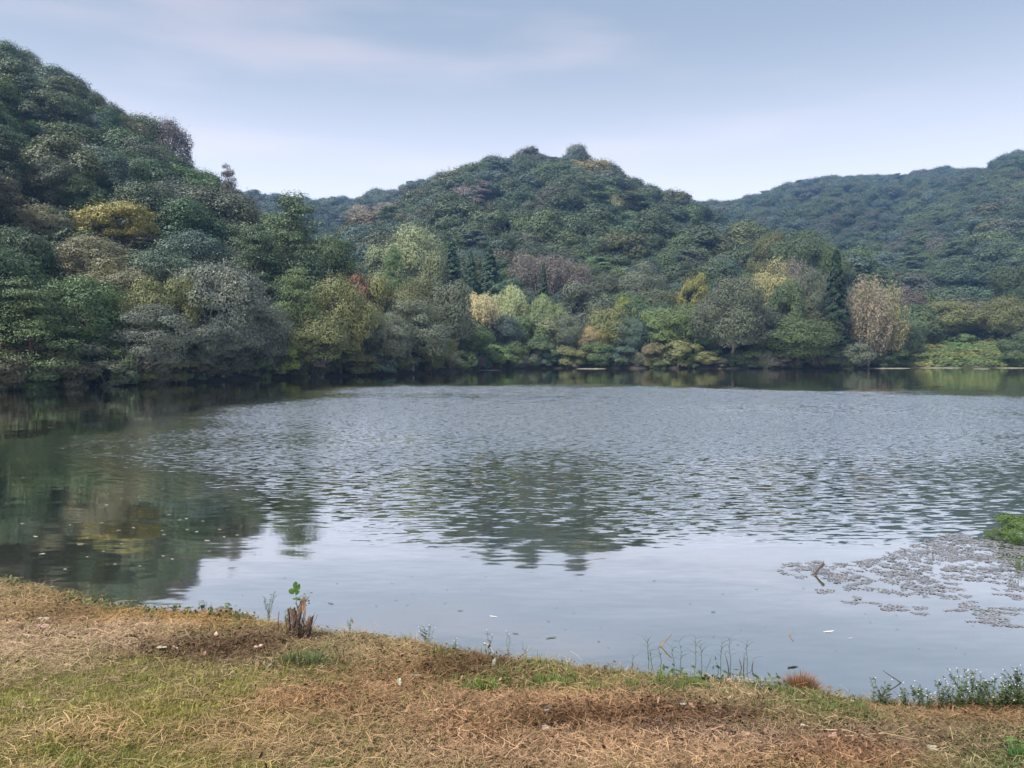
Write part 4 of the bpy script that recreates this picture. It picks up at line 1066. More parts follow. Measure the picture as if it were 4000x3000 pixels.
r = np.random.default_rng(77)
def pts(nper, y0=2.35, y1=10.6):
    xs_, ys_ = [], []
    tot = int(nper*((y1**2-y0**2)*0.78+ (y1-y0)*0.8))
    y = np.sqrt(r.uniform(y0**2, y1**2, tot)); x = r.uniform(-1, 1, tot)*(0.74*y+0.35)
    t = shore_near(x) - y
    k = (t > 0.015)
    return x[k], y[k]
def vp(x, y, z):
    """Column and height in view of points, for laying out what grows where."""
    yy = y*math.cos(PITCH) - (z-EYE)*math.sin(PITCH); zz_ = (z-EYE)*math.cos(PITCH) + y*math.sin(PITCH)
    return 2000+3000*x/yy, 1500-3000*zz_/yy
# (column, height, half-width, half-height, {what grows}, tint)
LAWN_T, OLIVE_T = (0.215, 0.218, 0.060), (0.125, 0.135, 0.050)
STRAW_T, TAN_T, RED_T, RUST_T = (0.37, 0.275, 0.185), (0.27, 0.205, 0.125), (0.35, 0.24, 0.165), (0.22, 0.14, 0.08)
BROWN_T, MAUVE_T, GREEN_T, DKGREEN_T = (0.095, 0.058, 0.036), (0.20, 0.145, 0.115), (0.095, 0.145, 0.038), (0.06, 0.085, 0.032)
# columns: lawn, long, straw, litter, herb densities (0..1)
Z_ = [
    (250, 2800, 900, 230, (1.0, 0.06, 0.10, 0.02, 0.1), LAWN_T, TAN_T), (900, 2660, 500, 80, (1.0, 0.08, 0.12, 0.08, 0.1), LAWN_T, TAN_T), (1000, 2900, 500, 150, (0.9, 0.05, 0.5, 0.03, 0.05), LAWN_T, TAN_T),
    (100, 2340, 500, 90, (0.35, 0.08, 0.9, 0.05, 0.05), OLIVE_T, TAN_T), (150, 2480, 500, 70, (0.25, 0.03, 1.0, 0.25, 0.05), OLIVE_T, STRAW_T), (60, 2590, 330, 60, (0.3, 0.02, 1.0, 0.1, 0.0), LAWN_T, STRAW_T),
    (450, 2465, 260, 26, (0.05, 0.0, 1.2, 0.2, 0.0), OLIVE_T, (0.42, 0.30, 0.21)), (200, 2430, 160, 40, (0.1, 0.03, 0.5, 0.9, 0.0), OLIVE_T, BROWN_T),
    (700, 2420, 450, 40, (0.5, 0.06, 0.8, 0.05, 0.1), (0.20, 0.15, 0.05), (0.28, 0.18, 0.075)), (700, 2475, 300, 30, (0.5, 0.05, 0.5, 0.1, 0.15), OLIVE_T, TAN_T),
    (850, 2550, 260, 55, (0.1, 0.02, 0.55, 1.0, 0.0), BROWN_T, BROWN_T), (1180, 2600, 150, 75, (0.6, 0.7, 0.15, 0.2, 0.8), (0.10, 0.125, 0.045), TAN_T),
    (380, 2885, 150, 60, (0.15, 0.0, 1.2, 0.2, 0.0), LAWN_T, (0.40, 0.27, 0.17)), (150, 2870, 90, 40, (0.2, 0, 1.0, 0.1, 0), LAWN_T, STRAW_T), (850, 2900, 160, 50, (0.4, 0, 1.0, 0.1, 0), LAWN_T, STRAW_T),
    (700, 2990, 350, 50, (1, 0.05, 0.2, 0, 0.1), (0.15, 0.19, 0.05), TAN_T), (250, 2940, 130, 60, (1, 0.05, 0.1, 0, 0.2), (0.15, 0.195, 0.055), TAN_T),
    (1500, 2540, 300, 60, (0.5, 0.10, 0.7, 0.25, 0.1), OLIVE_T, TAN_T), (1450, 2700, 300, 110, (0.3, 0.08, 0.7, 0.5, 0.05), OLIVE_T, (0.26, 0.165, 0.10)), (1200, 2760, 260, 70, (0.35, 0.04, 0.9, 0.3, 0.0), OLIVE_T, (0.30, 0.18, 0.11)),
    (1300, 2900, 300, 120, (0.7, 0.06, 0.6, 0.2, 0.05), OLIVE_T, (0.30, 0.20, 0.12)), (1750, 2620, 180, 40, (0.3, 0.12, 0.5, 0.6, 0.1), OLIVE_T, BROWN_T),
    (1880, 2685, 90, 35, (0.3, 1.1, 0.1, 0.1, 0.3), GREEN_T, TAN_T), (2120, 2665, 190, 45, (0.4, 0.75, 0.3, 0.25, 0.2), GREEN_T, TAN_T), (2350, 2650, 200, 35, (0.7, 0.4, 0.4, 0.1, 0.2), (0.12, 0.135, 0.045), TAN_T),
    (2600, 2690, 260, 45, (0.6, 0.75, 0.2, 0.1, 0.3), (0.115, 0.145, 0.04), TAN_T), (2850, 2710, 200, 35, (0.4, 0.3, 0.8, 0.1, 0.2), DKGREEN_T, TAN_T), (2960, 2690, 160, 25, (0.1, 0.05, 1.0, 0.1, 0.0), OLIVE_T, (0.36, 0.24, 0.16)),
    (2450, 2745, 130, 45, (0.05, 0.05, 1.3, 0.3, 0.0), BROWN_T, (0.33, 0.22, 0.15)), (2050, 2770, 330, 40, (0.1, 0.03, 1.1, 0.5, 0.0), OLIVE_T, (0.31, 0.21, 0.14)), (2250, 2820, 300, 40, (0.1, 0.02, 0.5, 0.9, 0.0), BROWN_T, BROWN_T),
    (2700, 2800, 260, 45, (0.05, 0.04, 0.4, 1.2, 0.05), BROWN_T, (0.13, 0.08, 0.05)), (1750, 2850, 250, 70, (0.4, 0.06, 0.8, 0.4, 0.0), OLIVE_T, (0.29, 0.18, 0.11)),
    (2100, 2930, 500, 50, (0.1, 0.02, 1.3, 0.2, 0.0), OLIVE_T, RED_T), (2750, 2960, 600, 45, (0.08, 0.02, 1.3, 0.3, 0.0), OLIVE_T, (0.34, 0.24, 0.165)), (2750, 2885, 350, 35, (0.2, 0.05, 0.5, 0.9, 0.0), OLIVE_T, MAUVE_T),
    (3100, 2760, 300, 40, (0.9, 0.7, 0.3, 0.1, 0.3), (0.11, 0.145, 0.045), TAN_T), (3350, 2810, 260, 45, (0.9, 0.5, 0.3, 0.1, 0.4), (0.105, 0.135, 0.045), TAN_T), (3100, 2850, 250, 35, (0.6, 0.1, 0.6, 0.3, 0.2), OLIVE_T, TAN_T),
    (3400, 2900, 350, 40, (0.3, 0.05, 0.6, 0.9, 0.1), OLIVE_T, MAUVE_T), (3300, 2960, 350, 40, (0.1, 0.0, 0.8, 1.0, 0.0), BROWN_T, (0.22, 0.13, 0.085)),
    (3800, 2815, 300, 38, (0.25, 0.03, 0.9, 0.2, 0.1), RUST_T, (0.24, 0.155, 0.085)), (3500, 2775, 150, 25, (0.3, 0.3, 0.5, 0.3, 0.4), (0.12, 0.10, 0.035), (0.22, 0.13, 0.06)),
    (3650, 2880, 250, 45, (0.6, 0.1, 0.5, 0.3, 0.2), (0.14, 0.125, 0.055), TAN_T), (3850, 2950, 250, 80, (0.7, 0.25, 0.25, 0.2, 0.5), (0.095, 0.115, 0.045), TAN_T), (3980, 2960, 90, 90, (0.3, 0.6, 0.1, 0.1, 1.2), (0.07, 0.12, 0.035), TAN_T),
    (3800, 2760, 300, 25, (0.3, 0.4, 0.2, 0.1, 1.0), (0.07, 0.085, 0.035), TAN_T), (2950, 2740, 400, 30, (0.8, 0.6, 0.25, 0.1, 0.4), (0.11, 0.135, 0.045), TAN_T), (2300, 2700, 300, 30, (0.6, 0.6, 0.25, 0.15, 0.4), (0.105, 0.145, 0.042), TAN_T),
]
def zone(x, y):
    z = height_near(x, y); px, py = vp(x, y, z)
    px = px + 60*vnoise(x, y, 2.2, 21, 3); py = py + 22*vnoise(x, y, 2.6, 22, 3)
    W = np.full(len(x), 0.02); dens = np.tile(np.array([0.5, 0.06, 0.6, 0.2, 0.08])*0.02, (len(x), 1))
    t1_ = np.tile(np.array(OLIVE_T)*0.02, (len(x), 1)); t2_ = np.tile(np.array(TAN_T)*0.02, (len(x), 1))
    for (cx, cy_, w, h_, dn, ta, tb) in Z_:
        g_ = np.exp(-(((px-cx)/w)**2 + ((py-cy_)/h_)**2)*1.4)
        W += g_; dens += g_[:, None]*np.array(dn); t1_ += g_[:, None]*np.array(ta); t2_ += g_[:, None]*np.array(tb)
    return z, dens/W[:, None], t1_/W[:, None], t2_/W[:, None]
def carpet(name, coll, per, ch, which, smin, smax, label, jit=0.22, lift=0.0, nmod=4, tilt=0.1):
    x, y = pts(per); z, dn, ta, tb = zone(x, y)
    clump = 0.75 + 0.6*vnoise(x, y, 3.0, 50+ch, 3)
    k = r.random(len(x)) < dn[:, ch]*clump
    x, y, z = x[k], y[k], z[k]; tt = (ta if which == 0 else tb)[k]
    n_ = len(x); tt = tt*r.uniform(1-jit, 1+jit, (n_, 1))*(1 + 0.16*vnoise(x, y, 1.6, 70+ch, 3))[:, None]
    if ch == 2: tt = tt*np.array([0.97, 0.96, 0.93])
    if ch == 3: tt = tt*0.45 + np.array([0.045, 0.026, 0.018])
    if which == 0 and ch == 0:
        dry = r.random(n_) < 0.3; tt[dry] = tt[dry]*np.array([1.45, 1.2, 1.15])
    s_ = r.uniform(smin, smax, n_)
    stuff(name, coll, np.stack([x, y, z+lift], 1), r.integers(0, nmod, n_), np.stack([r.normal(0, tilt, n_), r.normal(0, tilt, n_), r.uniform(0, 6.28, n_)], 1), np.stack([s_, s_, s_*r.uniform(0.8, 1.2, n_)], 1), tt, label)
    return n_
nn_ = [carpet('lawn_grass', lawn, 1500, 0, 0, 0.7, 1.2, 'short mown grass on the near bank, green and straw mixed'),
       carpet('long_grass', longg, 260, 1, 0, 0.5, 1.1, 'longer green grass blades along the edge of the bank'),
       carpet('dry_straw', strw, 620, 2, 1, 0.7, 1.3, 'cut dry straw strewn over the near bank', nmod=5, lift=0.004),
       carpet('leaf_litter', litt, 520, 3, 1, 0.7, 1.5, 'brown crumbled leaf litter among the straw', jit=0.5, lift=0.008, tilt=0.4),
       carpet('creeping_herbs', herb, 420, 4, 0, 0.7, 1.3, 'small green creeping herbs among the grass', lift=0.004)]
# a thin cover everywhere so that no bare soil shows, and a fringe right along the water's edge
x, y = pts(420); z = height_near(x, y); n_ = len(x); _, dn, ta, tb = zone(x, y); s_ = r.uniform(0.7, 1.2, n_)
stuff('thatch', strw, np.stack([x, y, z-0.004], 1), r.integers(0, 5, n_), np.stack([np.zeros(n_), np.zeros(n_), r.uniform(0, 6.28, n_)], 1), np.stack([s_, s_, s_*0.5], 1), (ta*0.45+tb*0.2)*r.uniform(0.6, 1.1, (n_, 1)), 'flattened old thatch under the grass')
x = r.uniform(-8, 6.5, 2600); y = shore_near(x) - np.abs(r.normal(0, 0.09, len(x))) + 0.02; z = np.maximum(height_near(x, y), -0.01); s_ = r.uniform(0.35, 0.9, len(x))
_, dn, ta, tb = zone(x, y)
stuff('water_edge_grass', longg, np.stack([x, y, z], 1), r.integers(0, 4, len(x)), np.stack([r.normal(-0.15, 0.2, len(x)), r.normal(0, 0.2, len(x)), r.uniform(0, 6.28, len(x))], 1), np.stack([s_, s_, s_], 1),
      (ta*0.7+np.array([0.02, 0.035, 0.008]))*r.uniform(0.7, 1.3, (len(x), 1)), 'fringe of grass blades hanging over the water edge')
x = np.concatenate([r.uniform(-7, 6.3, 900), r.normal(3.4, 0.8, 500), r.normal(-2.0, 0.35, 160)]); y = shore_near(x) - np.abs(r.normal(0, 0.16, len(x))) + 0.03
kk_ = vnoise(x, y*0, 1.1, 61, 2) > -0.1; x, y = x[kk_], y[kk_]; z = np.maximum(height_near(x, y), 0.0); s_ = r.uniform(0.8, 2.2, len(x))
stuff('brink_herbs', herb, np.stack([x, y, z], 1), r.integers(0, 3, len(x)), np.stack([r.normal(0, 0.3, len(x)), r.normal(0, 0.3, len(x)), r.uniform(0, 6.28, len(x))], 1), np.stack([s_, s_, s_*1.5], 1),
      np.array([(0.085, 0.115, 0.05)])*r.uniform(0.6, 1.3, (len(x), 1)), 'ragged low herbs along the brink of the bank')
print('carpets', nn_)

# ------------------------------------------------------------------ things on the near bank
def at_y(px, py, Y): return at(px, py, Y)
STUMPW = bark_mat('stump_wood', (0.055, 0.034, 0.024), (0.20, 0.125, 0.085), 40)
SPLIT = bark_mat('split_wood', (0.20, 0.10, 0.045), (0.50, 0.30, 0.15), 60)
DARKSTICK = bark_mat('dark_twig', (0.03, 0.022, 0.018), (0.09, 0.065, 0.045), 40)
TANSTICK = bark_mat('tan_stick', (0.10, 0.07, 0.045), (0.26, 0.18, 0.12), 30)
BIGLEAF = leaf_mat('fresh_leaf', fixed=(0.085, 0.17, 0.055), contrast=0.15, trans=0.4)
GREENST = leaf_mat('green_stem', fixed=(0.085, 0.13, 0.05), contrast=0.3)
WEEDLEAF = leaf_mat('weed_leaf', contrast=0.35, trans=0.3)
PETAL = leaf_mat('white_petal', fixed=(0.72, 0.72, 0.74), contrast=0.1, trans=0.3, warm=(1, 1, 1))

base_s = on_ground(1165, 2505); SD = base_s.y
def Z3(zx, zy, dy=0.0):
    return np.array(at(900+zx/3.318, 2200+zy/3.318, SD+dy))
def rough_tube(m, P_, rad, sides=9, seed=0, jag=0.12):
    """A limb of broken wood: ridged sides and a splintered end."""
    r_ = np.random.default_rng(seed)
    P_ = np.asarray(P_, float); k = len(P_); tt = np.linspace(0, 1, 10)
    pp = np.stack([np.interp(tt, np.linspace(0, 1, k), P_[:, c]) for c in range(3)], 1); rr = np.interp(tt, np.linspace(0, 1, k), rad)
    m0 = M(); tube(m0, pp, rr, sides, 0.5, cap=False); v = m0.v[0].reshape(10, sides, 3).copy()
    ridge = 1 + r_.uniform(-0.22, 0.22, sides)
    v = pp[:, None] + (v-pp[:, None])*ridge[None, :, None]*(1 + r_.normal(0, 0.06, (10, sides, 1)))
    dirn = unit(pp[-1]-pp[-3]); v[-1] += dirn*(r_.uniform(-0.6, 1.4, sides)*jag*np.linalg.norm(pp[-1]-pp[0]))[:, None]
    vv = np.vstack([v.reshape(-1, 3), pp[-1]-dirn*rr[-1]*0.6])
    i, j = np.meshgrid(np.arange(9), np.arange(sides), indexing='ij')
    q = np.stack([i*sides+j, i*sides+(j+1) % sides, (i+1)*sides+(j+1) % sides, (i+1)*sides+j], -1).reshape(-1, 4)
    t = [[9*sides+a, 9*sides+(a+1) % sides, 10*sides] for a in range(sides)]
    m.add(vv, q, t, r_.random())
stump = empty('tree_stump', tuple(base_s)); tag(stump, 'jagged broken tree stump with splintered reddish stems at the water edge', 'stump')
inv = -np.array(base_s)
def part(name, mat_, build, label=None, parent=stump, smooth=False, off=inv):
    m_ = M(); build(m_)
    for k in range(len(m_.v)): m_.v[k] = m_.v[k] + off.astype(np.float32)
    o = m_.obj(name, mat_, parent, smooth)
    if label: o['label'] = label
    return o
k_ = SD/3000/3.318      # metres per unit of the drawing
part('stem', STUMPW, lambda m_: rough_tube(m_, [Z3(850, 990), Z3(858, 850), Z3(835, 700), Z3(806, 590)], [78*k_, 56*k_, 42*k_, 32*k_], 10, 1, 0.05), 'dark sawn-off stem leaning outward')
part('stem', STUMPW, lambda m_: rough_tube(m_, [Z3(850, 960, 0.01), Z3(862, 760, 0.01), Z3(905, 610, 0.01), Z3(952, 470, 0.01)], [64*k_, 52*k_, 38*k_, 24*k_], 9, 2, 0.08), 'tall forked stem with a splintered tip')
part('stem', STUMPW, lambda m_: rough_tube(m_, [Z3(950, 1000, -0.02), Z3(985, 880, -0.02), Z3(1015, 790, -0.02), Z3(1040, 710, -0.02)], [82*k_, 62*k_, 42*k_, 30*k_], 10, 3, 0.12), 'short stem with a pale broken top')
part('stem', STUMPW, lambda m_: rough_tube(m_, [Z3(775, 960, 0.02), Z3(765, 820, 0.02), Z3(758, 700, 0.02), Z3(748, 600, 0.02)], [26*k_, 18*k_, 14*k_, 9*k_], 8, 4, 0.05))
for s_i, (a, b_, w) in enumerate([((945, 620), (962, 440), 9), ((965, 690), (972, 470), 8), ((930, 640), (948, 455), 6), ((975, 600), (965, 500), 5), ((950, 740), (978, 560), 6)]):
    part('splinter', SPLIT, lambda m_, a=a, b_=b_, w=w, s_i=s_i: rough_tube(m_, [Z3(*a, -0.015), Z3((a[0]+b_[0])/2+4, (a[1]+b_[1])/2, -0.012), Z3(*b_, -0.01)], [w*k_*1.2, w*k_, w*k_*0.35], 5, 10+s_i, 0.1))
part('splinter', SPLIT, lambda m_: rough_tube(m_, [Z3(1005, 745, -0.03), Z3(1030, 715, -0.03), Z3(1062, 700, -0.03)], [9*k_, 8*k_, 4*k_], 5, 17, 0.2))
part('twig', STUMPW, lambda m_: rough_tube(m_, [Z3(960, 520), Z3(995, 465), Z3(1030, 418)], [11*k_, 7*k_, 3*k_], 6, 18, 0.1))
part('twig', STUMPW, lambda m_: rough_tube(m_, [Z3(905, 640), Z3(872, 560), Z3(845, 520)], [11*k_, 8*k_, 5*k_], 6, 19, 0.1))
part('twig', STUMPW, lambda m_: rough_tube(m_, [Z3(925, 600), Z3(912, 520), Z3(900, 478)], [9*k_, 7*k_, 5*k_], 6, 20, 0.1))
rr_ = np.random.default_rng(9)
def shoots(m_):
    for k in range(60):
        a = (rr_.uniform(735, 1030), rr_.uniform(900, 1010)); lean = rr_.normal(0, 70); h_ = rr_.uniform(120, 330)
        dy = rr_.uniform(-0.07, 0.05)
        tube(m_, [Z3(*a, dy), Z3(a[0]+lean*0.3, a[1]-h_*0.5, dy), Z3(a[0]+lean, a[1]-h_, dy*1.4)], [5.5*k_, 4*k_, 2*k_], 4, rr_.random())
    for k in range(16):
        a = (rr_.uniform(760, 900), rr_.uniform(880, 1010)); dy = rr_.uniform(-0.08, -0.03)
        tube(m_, [Z3(*a, dy), Z3(a[0]+rr_.uniform(60, 160), a[1]-rr_.uniform(60, 190), dy)], [4.5*k_, 2.5*k_], 4, rr_.random())
dead = part('dead_shoots', DARKSTICK, shoots); dead['kind'] = 'stuff'
part('root_flare', STUMPW, lambda m_: rough_tube(m_, [Z3(880, 1060, 0.0), Z3(880, 1000, 0.0), Z3(875, 930, 0.0)], [185*k_, 135*k_, 75*k_], 14, 30, 0.05))

sap = empty('sapling', tuple(base_s + Vector((0.0, 0.02, 0)))); tag(sap, 'young sapling with one big lobed green leaf growing out of the broken stump', 'sapling')
soff = -np.array(base_s + Vector((0.0, 0.02, 0)))
def leafshape(m_, c, s, yaw, tilt, outline, up=np.array([0, 0, 1.0])):
    th = np.array([o_[0] for o_ in outline])*math.pi/180; rad = np.array([o_[1] for o_ in outline])*s
    x = np.cos(th)*rad; zc_ = np.sin(th)*rad
    v = np.stack([x, 0.10*np.abs(x) + 0.05*s*np.sin(th*3), zc_], 1)
    ct, st_ = math.cos(tilt), math.sin(tilt); cy2, sy3 = math.cos(yaw), math.sin(yaw)
    Rm = np.array([[cy2, -sy3, 0], [sy3, cy2, 0], [0, 0, 1]]) @ np.array([[1, 0, 0], [0, ct, -st_], [0, st_, ct]])
    v = np.vstack([v, [0, -0.02*s, 0]])@Rm.T + c; N_ = len(th)
    m_.add(v, None, [[i, (i+1) % N_, N_] for i in range(N_)], 0.5)
LOBED = [(0, 0.62), (14, 0.70), (28, 0.80), (40, 0.86), (50, 0.98), (60, 0.86), (63, 0.62), (67, 0.60), (70, 0.92), (80, 1.08), (92, 1.12), (104, 0.98), (115, 0.80), (128, 0.60), (142, 0.36), (156, 0.34), (165, 0.55), (175, 0.80), (188, 0.98), (200, 1.04),
         (213, 1.0), (226, 0.95), (238, 0.84), (250, 0.72), (256, 0.42), (262, 0.44), (268, 0.74), (280, 0.86), (292, 0.84), (305, 0.78), (318, 0.72), (332, 0.74), (342, 0.40), (348, 0.42), (354, 0.66)]
part('leaf', BIGLEAF, lambda m_: leafshape(m_, Z3(842, 338, -0.02), 90*k_, 0.12, -0.12, LOBED), 'large three-lobed leaf with ragged bite marks', parent=sap, off=soff)
OVAL = [(0, 1.0), (20, 0.72), (45, 0.5), (90, 0.40), (135, 0.5), (160, 0.72), (180, 1.0), (200, 0.7), (225, 0.48), (270, 0.40), (315, 0.5), (340, 0.7)]
for (zx, zy, s, yw, tl, rl) in [(860, 458, 48, 0.2, -1.1, 0), (828, 462, 36, -0.4, -0.9, 0), (888, 470, 36, 0.5, -0.8, 0), (1050, 384, 19, 0.3, -0.5, 0), (960, 395, 17, 0, -0.8, 0), (1016, 488, 26, 1.2, -0.1, 0), (1022, 520, 22, 1.1, 0.1, 0), (880, 600, 22, 0.3, -0.6, 0), (985, 545, 16, 0.5, -0.6, 0)]:
    part('leaf', GREENST, lambda m_, zx=zx, zy=zy, s=s, yw=yw, tl=tl: leafshape(m_, Z3(zx, zy, -0.01), s*k_, yw, tl, OVAL), parent=sap, off=soff)
part('stem', GREENST, lambda m_: (tube(m_, [Z3(880, 700, 0.03), Z3(862, 560, 0.02), Z3(856, 500, 0.0), Z3(846, 400, -0.015)], [5*k_, 4*k_, 3*k_, 2*k_], 5), tube(m_, [Z3(860, 470, 0), Z3(910, 430, 0), Z3(960, 400, 0), Z3(1050, 384, 0)], [3*k_, 2.5*k_, 2.2*k_, 1.6*k_], 5),
     tube(m_, [Z3(960, 400, 0), Z3(1000, 450, 0), Z3(1016, 488, 0)], [2.2*k_, 1.8*k_, 1.2*k_], 4)), parent=sap, off=soff, smooth=True)
st_ = empty('bare_stick', tuple(Z3(618, 880))); tag(st_, 'thin dark upright stick poking out of the bank beside the stump', 'stick')
part('shaft', DARKSTICK, lambda m_: tube(m_, [Z3(616, 900), Z3(620, 740), Z3(630, 625)], [6*k_, 5*k_, 4*k_], 5), parent=st_, off=-np.array(Z3(618, 880)))

def weed(name, label, cat, base, H, W, nst, nleaf, leaf, tint, flowers=0, seed=0, group=None, narrow=0.3, curl=0.25):
    r_ = np.random.default_rng(seed); st2, lf, fl = M(), M(), M()
    for k in range(nst):
        a = r_.uniform(0, 6.28); e_ = np.array([math.cos(a)*W/2*r_.uniform(0.2, 1), math.sin(a)*W/3*r_.uniform(0.2, 1), H*r_.uniform(0.55, 1.0)])
        if k == 0: e_ = np.array([r_.normal(0, 0.1)*W, 0, H])
        b = np.array([r_.normal(0, 0.04*W), r_.normal(0, 0.04*W), -0.01])
        p = limb(st2, r_, b, e_, 0.0022, 0.001, -curl*0.3, 7, 4, r_.random())
        m_ = nleaf//nst; tt = r_.uniform(0.12, 1.0, m_)
        c = np.stack([np.interp(tt, np.linspace(0, 1, 7), p[:, q_]) for q_ in range(3)], 1)
        dd = r_.normal(size=(m_, 3)); dd[:, 2] = np.abs(dd[:, 2])*0.6; dd = unit(dd)
        cards(lf, c + dd*leaf*0.9, np.cross(dd, r_.normal(size=(m_, 3))) + [0, 0, 0.6], leaf*r_.uniform(0.6, 1.2, m_), narrow, r_, r_.random(m_), tang=dd)
        if flowers:
            for f_ in range(max(1, flowers//nst) if k < flowers else 0):
                c0 = e_ + r_.normal(size=3)*np.array([0.012, 0.012, 0.010]) + [0, 0, 0.006]
                limb(st2, r_, p[-2], c0, 0.001, 0.0008, 0, 3, 3)
                th = np.linspace(0, 6.28, 9)[:-1]; R_ = 0.004
                v = np.stack([np.cos(th)*R_, np.sin(th)*R_, 0.003*np.cos(th*4)], 1) + c0 + [0, 0, 0.003]
                fl.add(np.vstack([v, c0 + [0, 0, 0.006], c0 - [0, 0, 0.002]]), None, [[i, (i+1) % 8, 8] for i in range(8)] + [[(i+1) % 8, i, 9] for i in range(8)], 0.5)
    root = empty(name, tuple(base)); tag(root, label, cat, group)
    s1_ = st2.obj('stems', GREENST, root); l1 = lf.obj('leaves', WEEDLEAF, root); l1.color = (*tint, 1)
    s1_['kind'] = 'stuff'; l1['kind'] = 'stuff'
    if fl.v: f1 = fl.obj('flowers', PETAL, root); f1['kind'] = 'stuff'
    return root
def G_(px, py): return on_ground(px, py)
def hgt(px, py0, py1): p = G_(px, py0); return (py0-py1)/3000*p.y
gw = 'white-flowered weeds along the bank'
weed('seedling', 'airy willow seedling with tiny blue-green leaves between the dark rock and the stump', 'seedling', G_(1050, 2412), hgt(1050, 2412, 2318), 0.32, 7, 110, 0.011, (0.085, 0.12, 0.085), seed=1)
weed('weed', 'bright green weed with toothed leaves tucked against the stump', 'weed', G_(1120, 2440), hgt(1120, 2440, 2372), 0.22, 9, 120, 0.014, (0.10, 0.17, 0.05), seed=2)
weed('weed', 'low green weed on the bank right beside the dark rock', 'weed', G_(800, 2400), hgt(800, 2400, 2342), 0.16, 6, 60, 0.012, (0.09, 0.13, 0.05), seed=3)
weed('weed', 'bushiest white-flowered weed by the water, between stump and reeds', 'weed', G_(1668, 2525), hgt(1668, 2525, 2442), 0.17, 8, 110, 0.012, (0.08, 0.12, 0.055), 14, 4, gw)
weed('weed', 'short white-flowered weed just past the bushiest one', 'weed', G_(1775, 2545), hgt(1775, 2545, 2494), 0.14, 4, 40, 0.010, (0.09, 0.12, 0.06), 4, 5, gw)
weed('weed', 'single-stemmed weed topped by a white bud, with a side sprig', 'weed', G_(1912, 2580), hgt(1912, 2580, 2466), 0.10, 3, 36, 0.012, (0.07, 0.11, 0.05), 3, 6, gw)
weed('weed', 'tall straight weed with one white bud at its tip', 'weed', G_(1985, 2585), hgt(1985, 2585, 2468), 0.06, 2, 26, 0.012, (0.07, 0.11, 0.05), 2, 7, gw)
weed('weed', 'bent weed with a dark withered head near the reeds', 'weed', G_(2050, 2590), hgt(2050, 2590, 2505), 0.10, 3, 20, 0.011, (0.06, 0.07, 0.04), 0, 8)
weed('weed', 'small sprig at the brink of the water just past the dark stone', 'weed', G_(1365, 2480), hgt(1365, 2480, 2405), 0.14, 6, 26, 0.009, (0.10, 0.11, 0.06), 0, 9)
Rw = [(3420, 2768, 2650, 0.16, 4, 4), (3470, 2770, 2665, 0.16, 5, 6), (3545, 2780, 2690, 0.2, 7, 5), (3610, 2785, 2680, 0.2, 7, 8), (3680, 2785, 2640, 0.2, 8, 10), (3735, 2785, 2650, 0.22, 9, 12), (3770, 2780, 2612, 0.2, 9, 14), (3815, 2780, 2622, 0.16, 9, 10),
      (3855, 2785, 2660, 0.24, 10, 12), (3900, 2785, 2640, 0.24, 10, 12), (3940, 2780, 2650, 0.24, 11, 12), (3985, 2775, 2615, 0.26, 12, 12), (4040, 2780, 2600, 0.3, 12, 8)]
Rl = ['sparse flowering weed nearest the rusty grass tussock', 'open flowering weed second from the rusty tussock', 'low leafy weed beneath the broken floating stick', 'low weed just past the broken stick', 'tall flowering weed where the thicket begins',
      'bushy flowering weed inside the thicket, next to the tallest', 'tallest white-topped weed of the thicket', 'thin tall weed directly behind the tallest one', 'broad leafy weed in the middle of the thicket', 'broad flowering weed towards the frame edge',
      'dense leafy weed under the dark seed head', 'dense weed at the frame edge below the dark seed head', 'outermost weed of the thicket, partly cut by the frame']
for k, (px, p0, p1, w, ns, fl_) in enumerate(Rw):
    weed('weed', Rl[k], 'weed', G_(px, p0), hgt(px, p0, p1), w*1.3, int(ns*1.6), int(ns*1.6)*15, 0.013, (0.078, 0.105, 0.052), fl_ if k in (3, 4, 6, 9) else fl_//3, 30+k, 'flowering weeds in the thicket by the water', 0.4)
dh = weed('seed_head', 'dark drooping seed head standing above the flowering thicket', 'plant', G_(3975, 2770), hgt(3975, 2770, 2612), 0.05, 2, 110, 0.012, (0.035, 0.035, 0.04), 0, 60, None, 0.6)

# reeds standing in the shallows
REEDM = leaf_mat('reed_leaf', contrast=0.3, trans=0.25)
def reed(px0, py0, px1, py1, label, nl=8, dry=False, seed=0, thick=1.0):
    r_ = np.random.default_rng(seed); b = G_(px0, py0); b.z = max(b.z, 0) - 0.02
    e_ = at(px1, py1, b.y); H = e_.z - b.z; m1, m2 = M(), M()
    dx = e_.x-b.x
    P_ = np.array([[0, 0, 0], [dx*0.2+r_.normal(0, 0.006), r_.normal(0, 0.01), H*0.35], [dx*0.6+r_.normal(0, 0.006), r_.normal(0, 0.01), H*0.7], [dx, 0, H]])
    tube(m1, P_, [0.0030*thick, 0.0026*thick, 0.002*thick, 0.001], 5, 0.5)
    L_ = []
    for k in range(nl):
        t = 0.35 + 0.65*k/max(nl-1, 1); c = np.array([np.interp(t, [0, 0.35, 0.7, 1], P_[:, q_]) for q_ in range(3)])
        a = (0 if k % 2 else math.pi) + r_.normal(0, 0.5); L = r_.uniform(0.07, 0.14)
        m_ = M(); blade_strip(m_, c, (math.cos(a), math.sin(a)), L, 0.0075, r_.uniform(0.55, 1.1), 0.5, 4); m2.merge(m_)
    root = empty('reed', tuple(b)); tag(root, label, 'reed', 'thin reeds standing in the shallows')
    m1.obj('stem', GREENST if not dry else DARKSTICK, root, True)
    if nl:
        l1 = m2.obj('leaves', REEDM, root); l1.color = (0.065, 0.10, 0.06, 1) if not dry else (0.09, 0.07, 0.05, 1); l1['kind'] = 'stuff'
def z4(x, y): return 2400+x/2.458, 2350+y/2.458
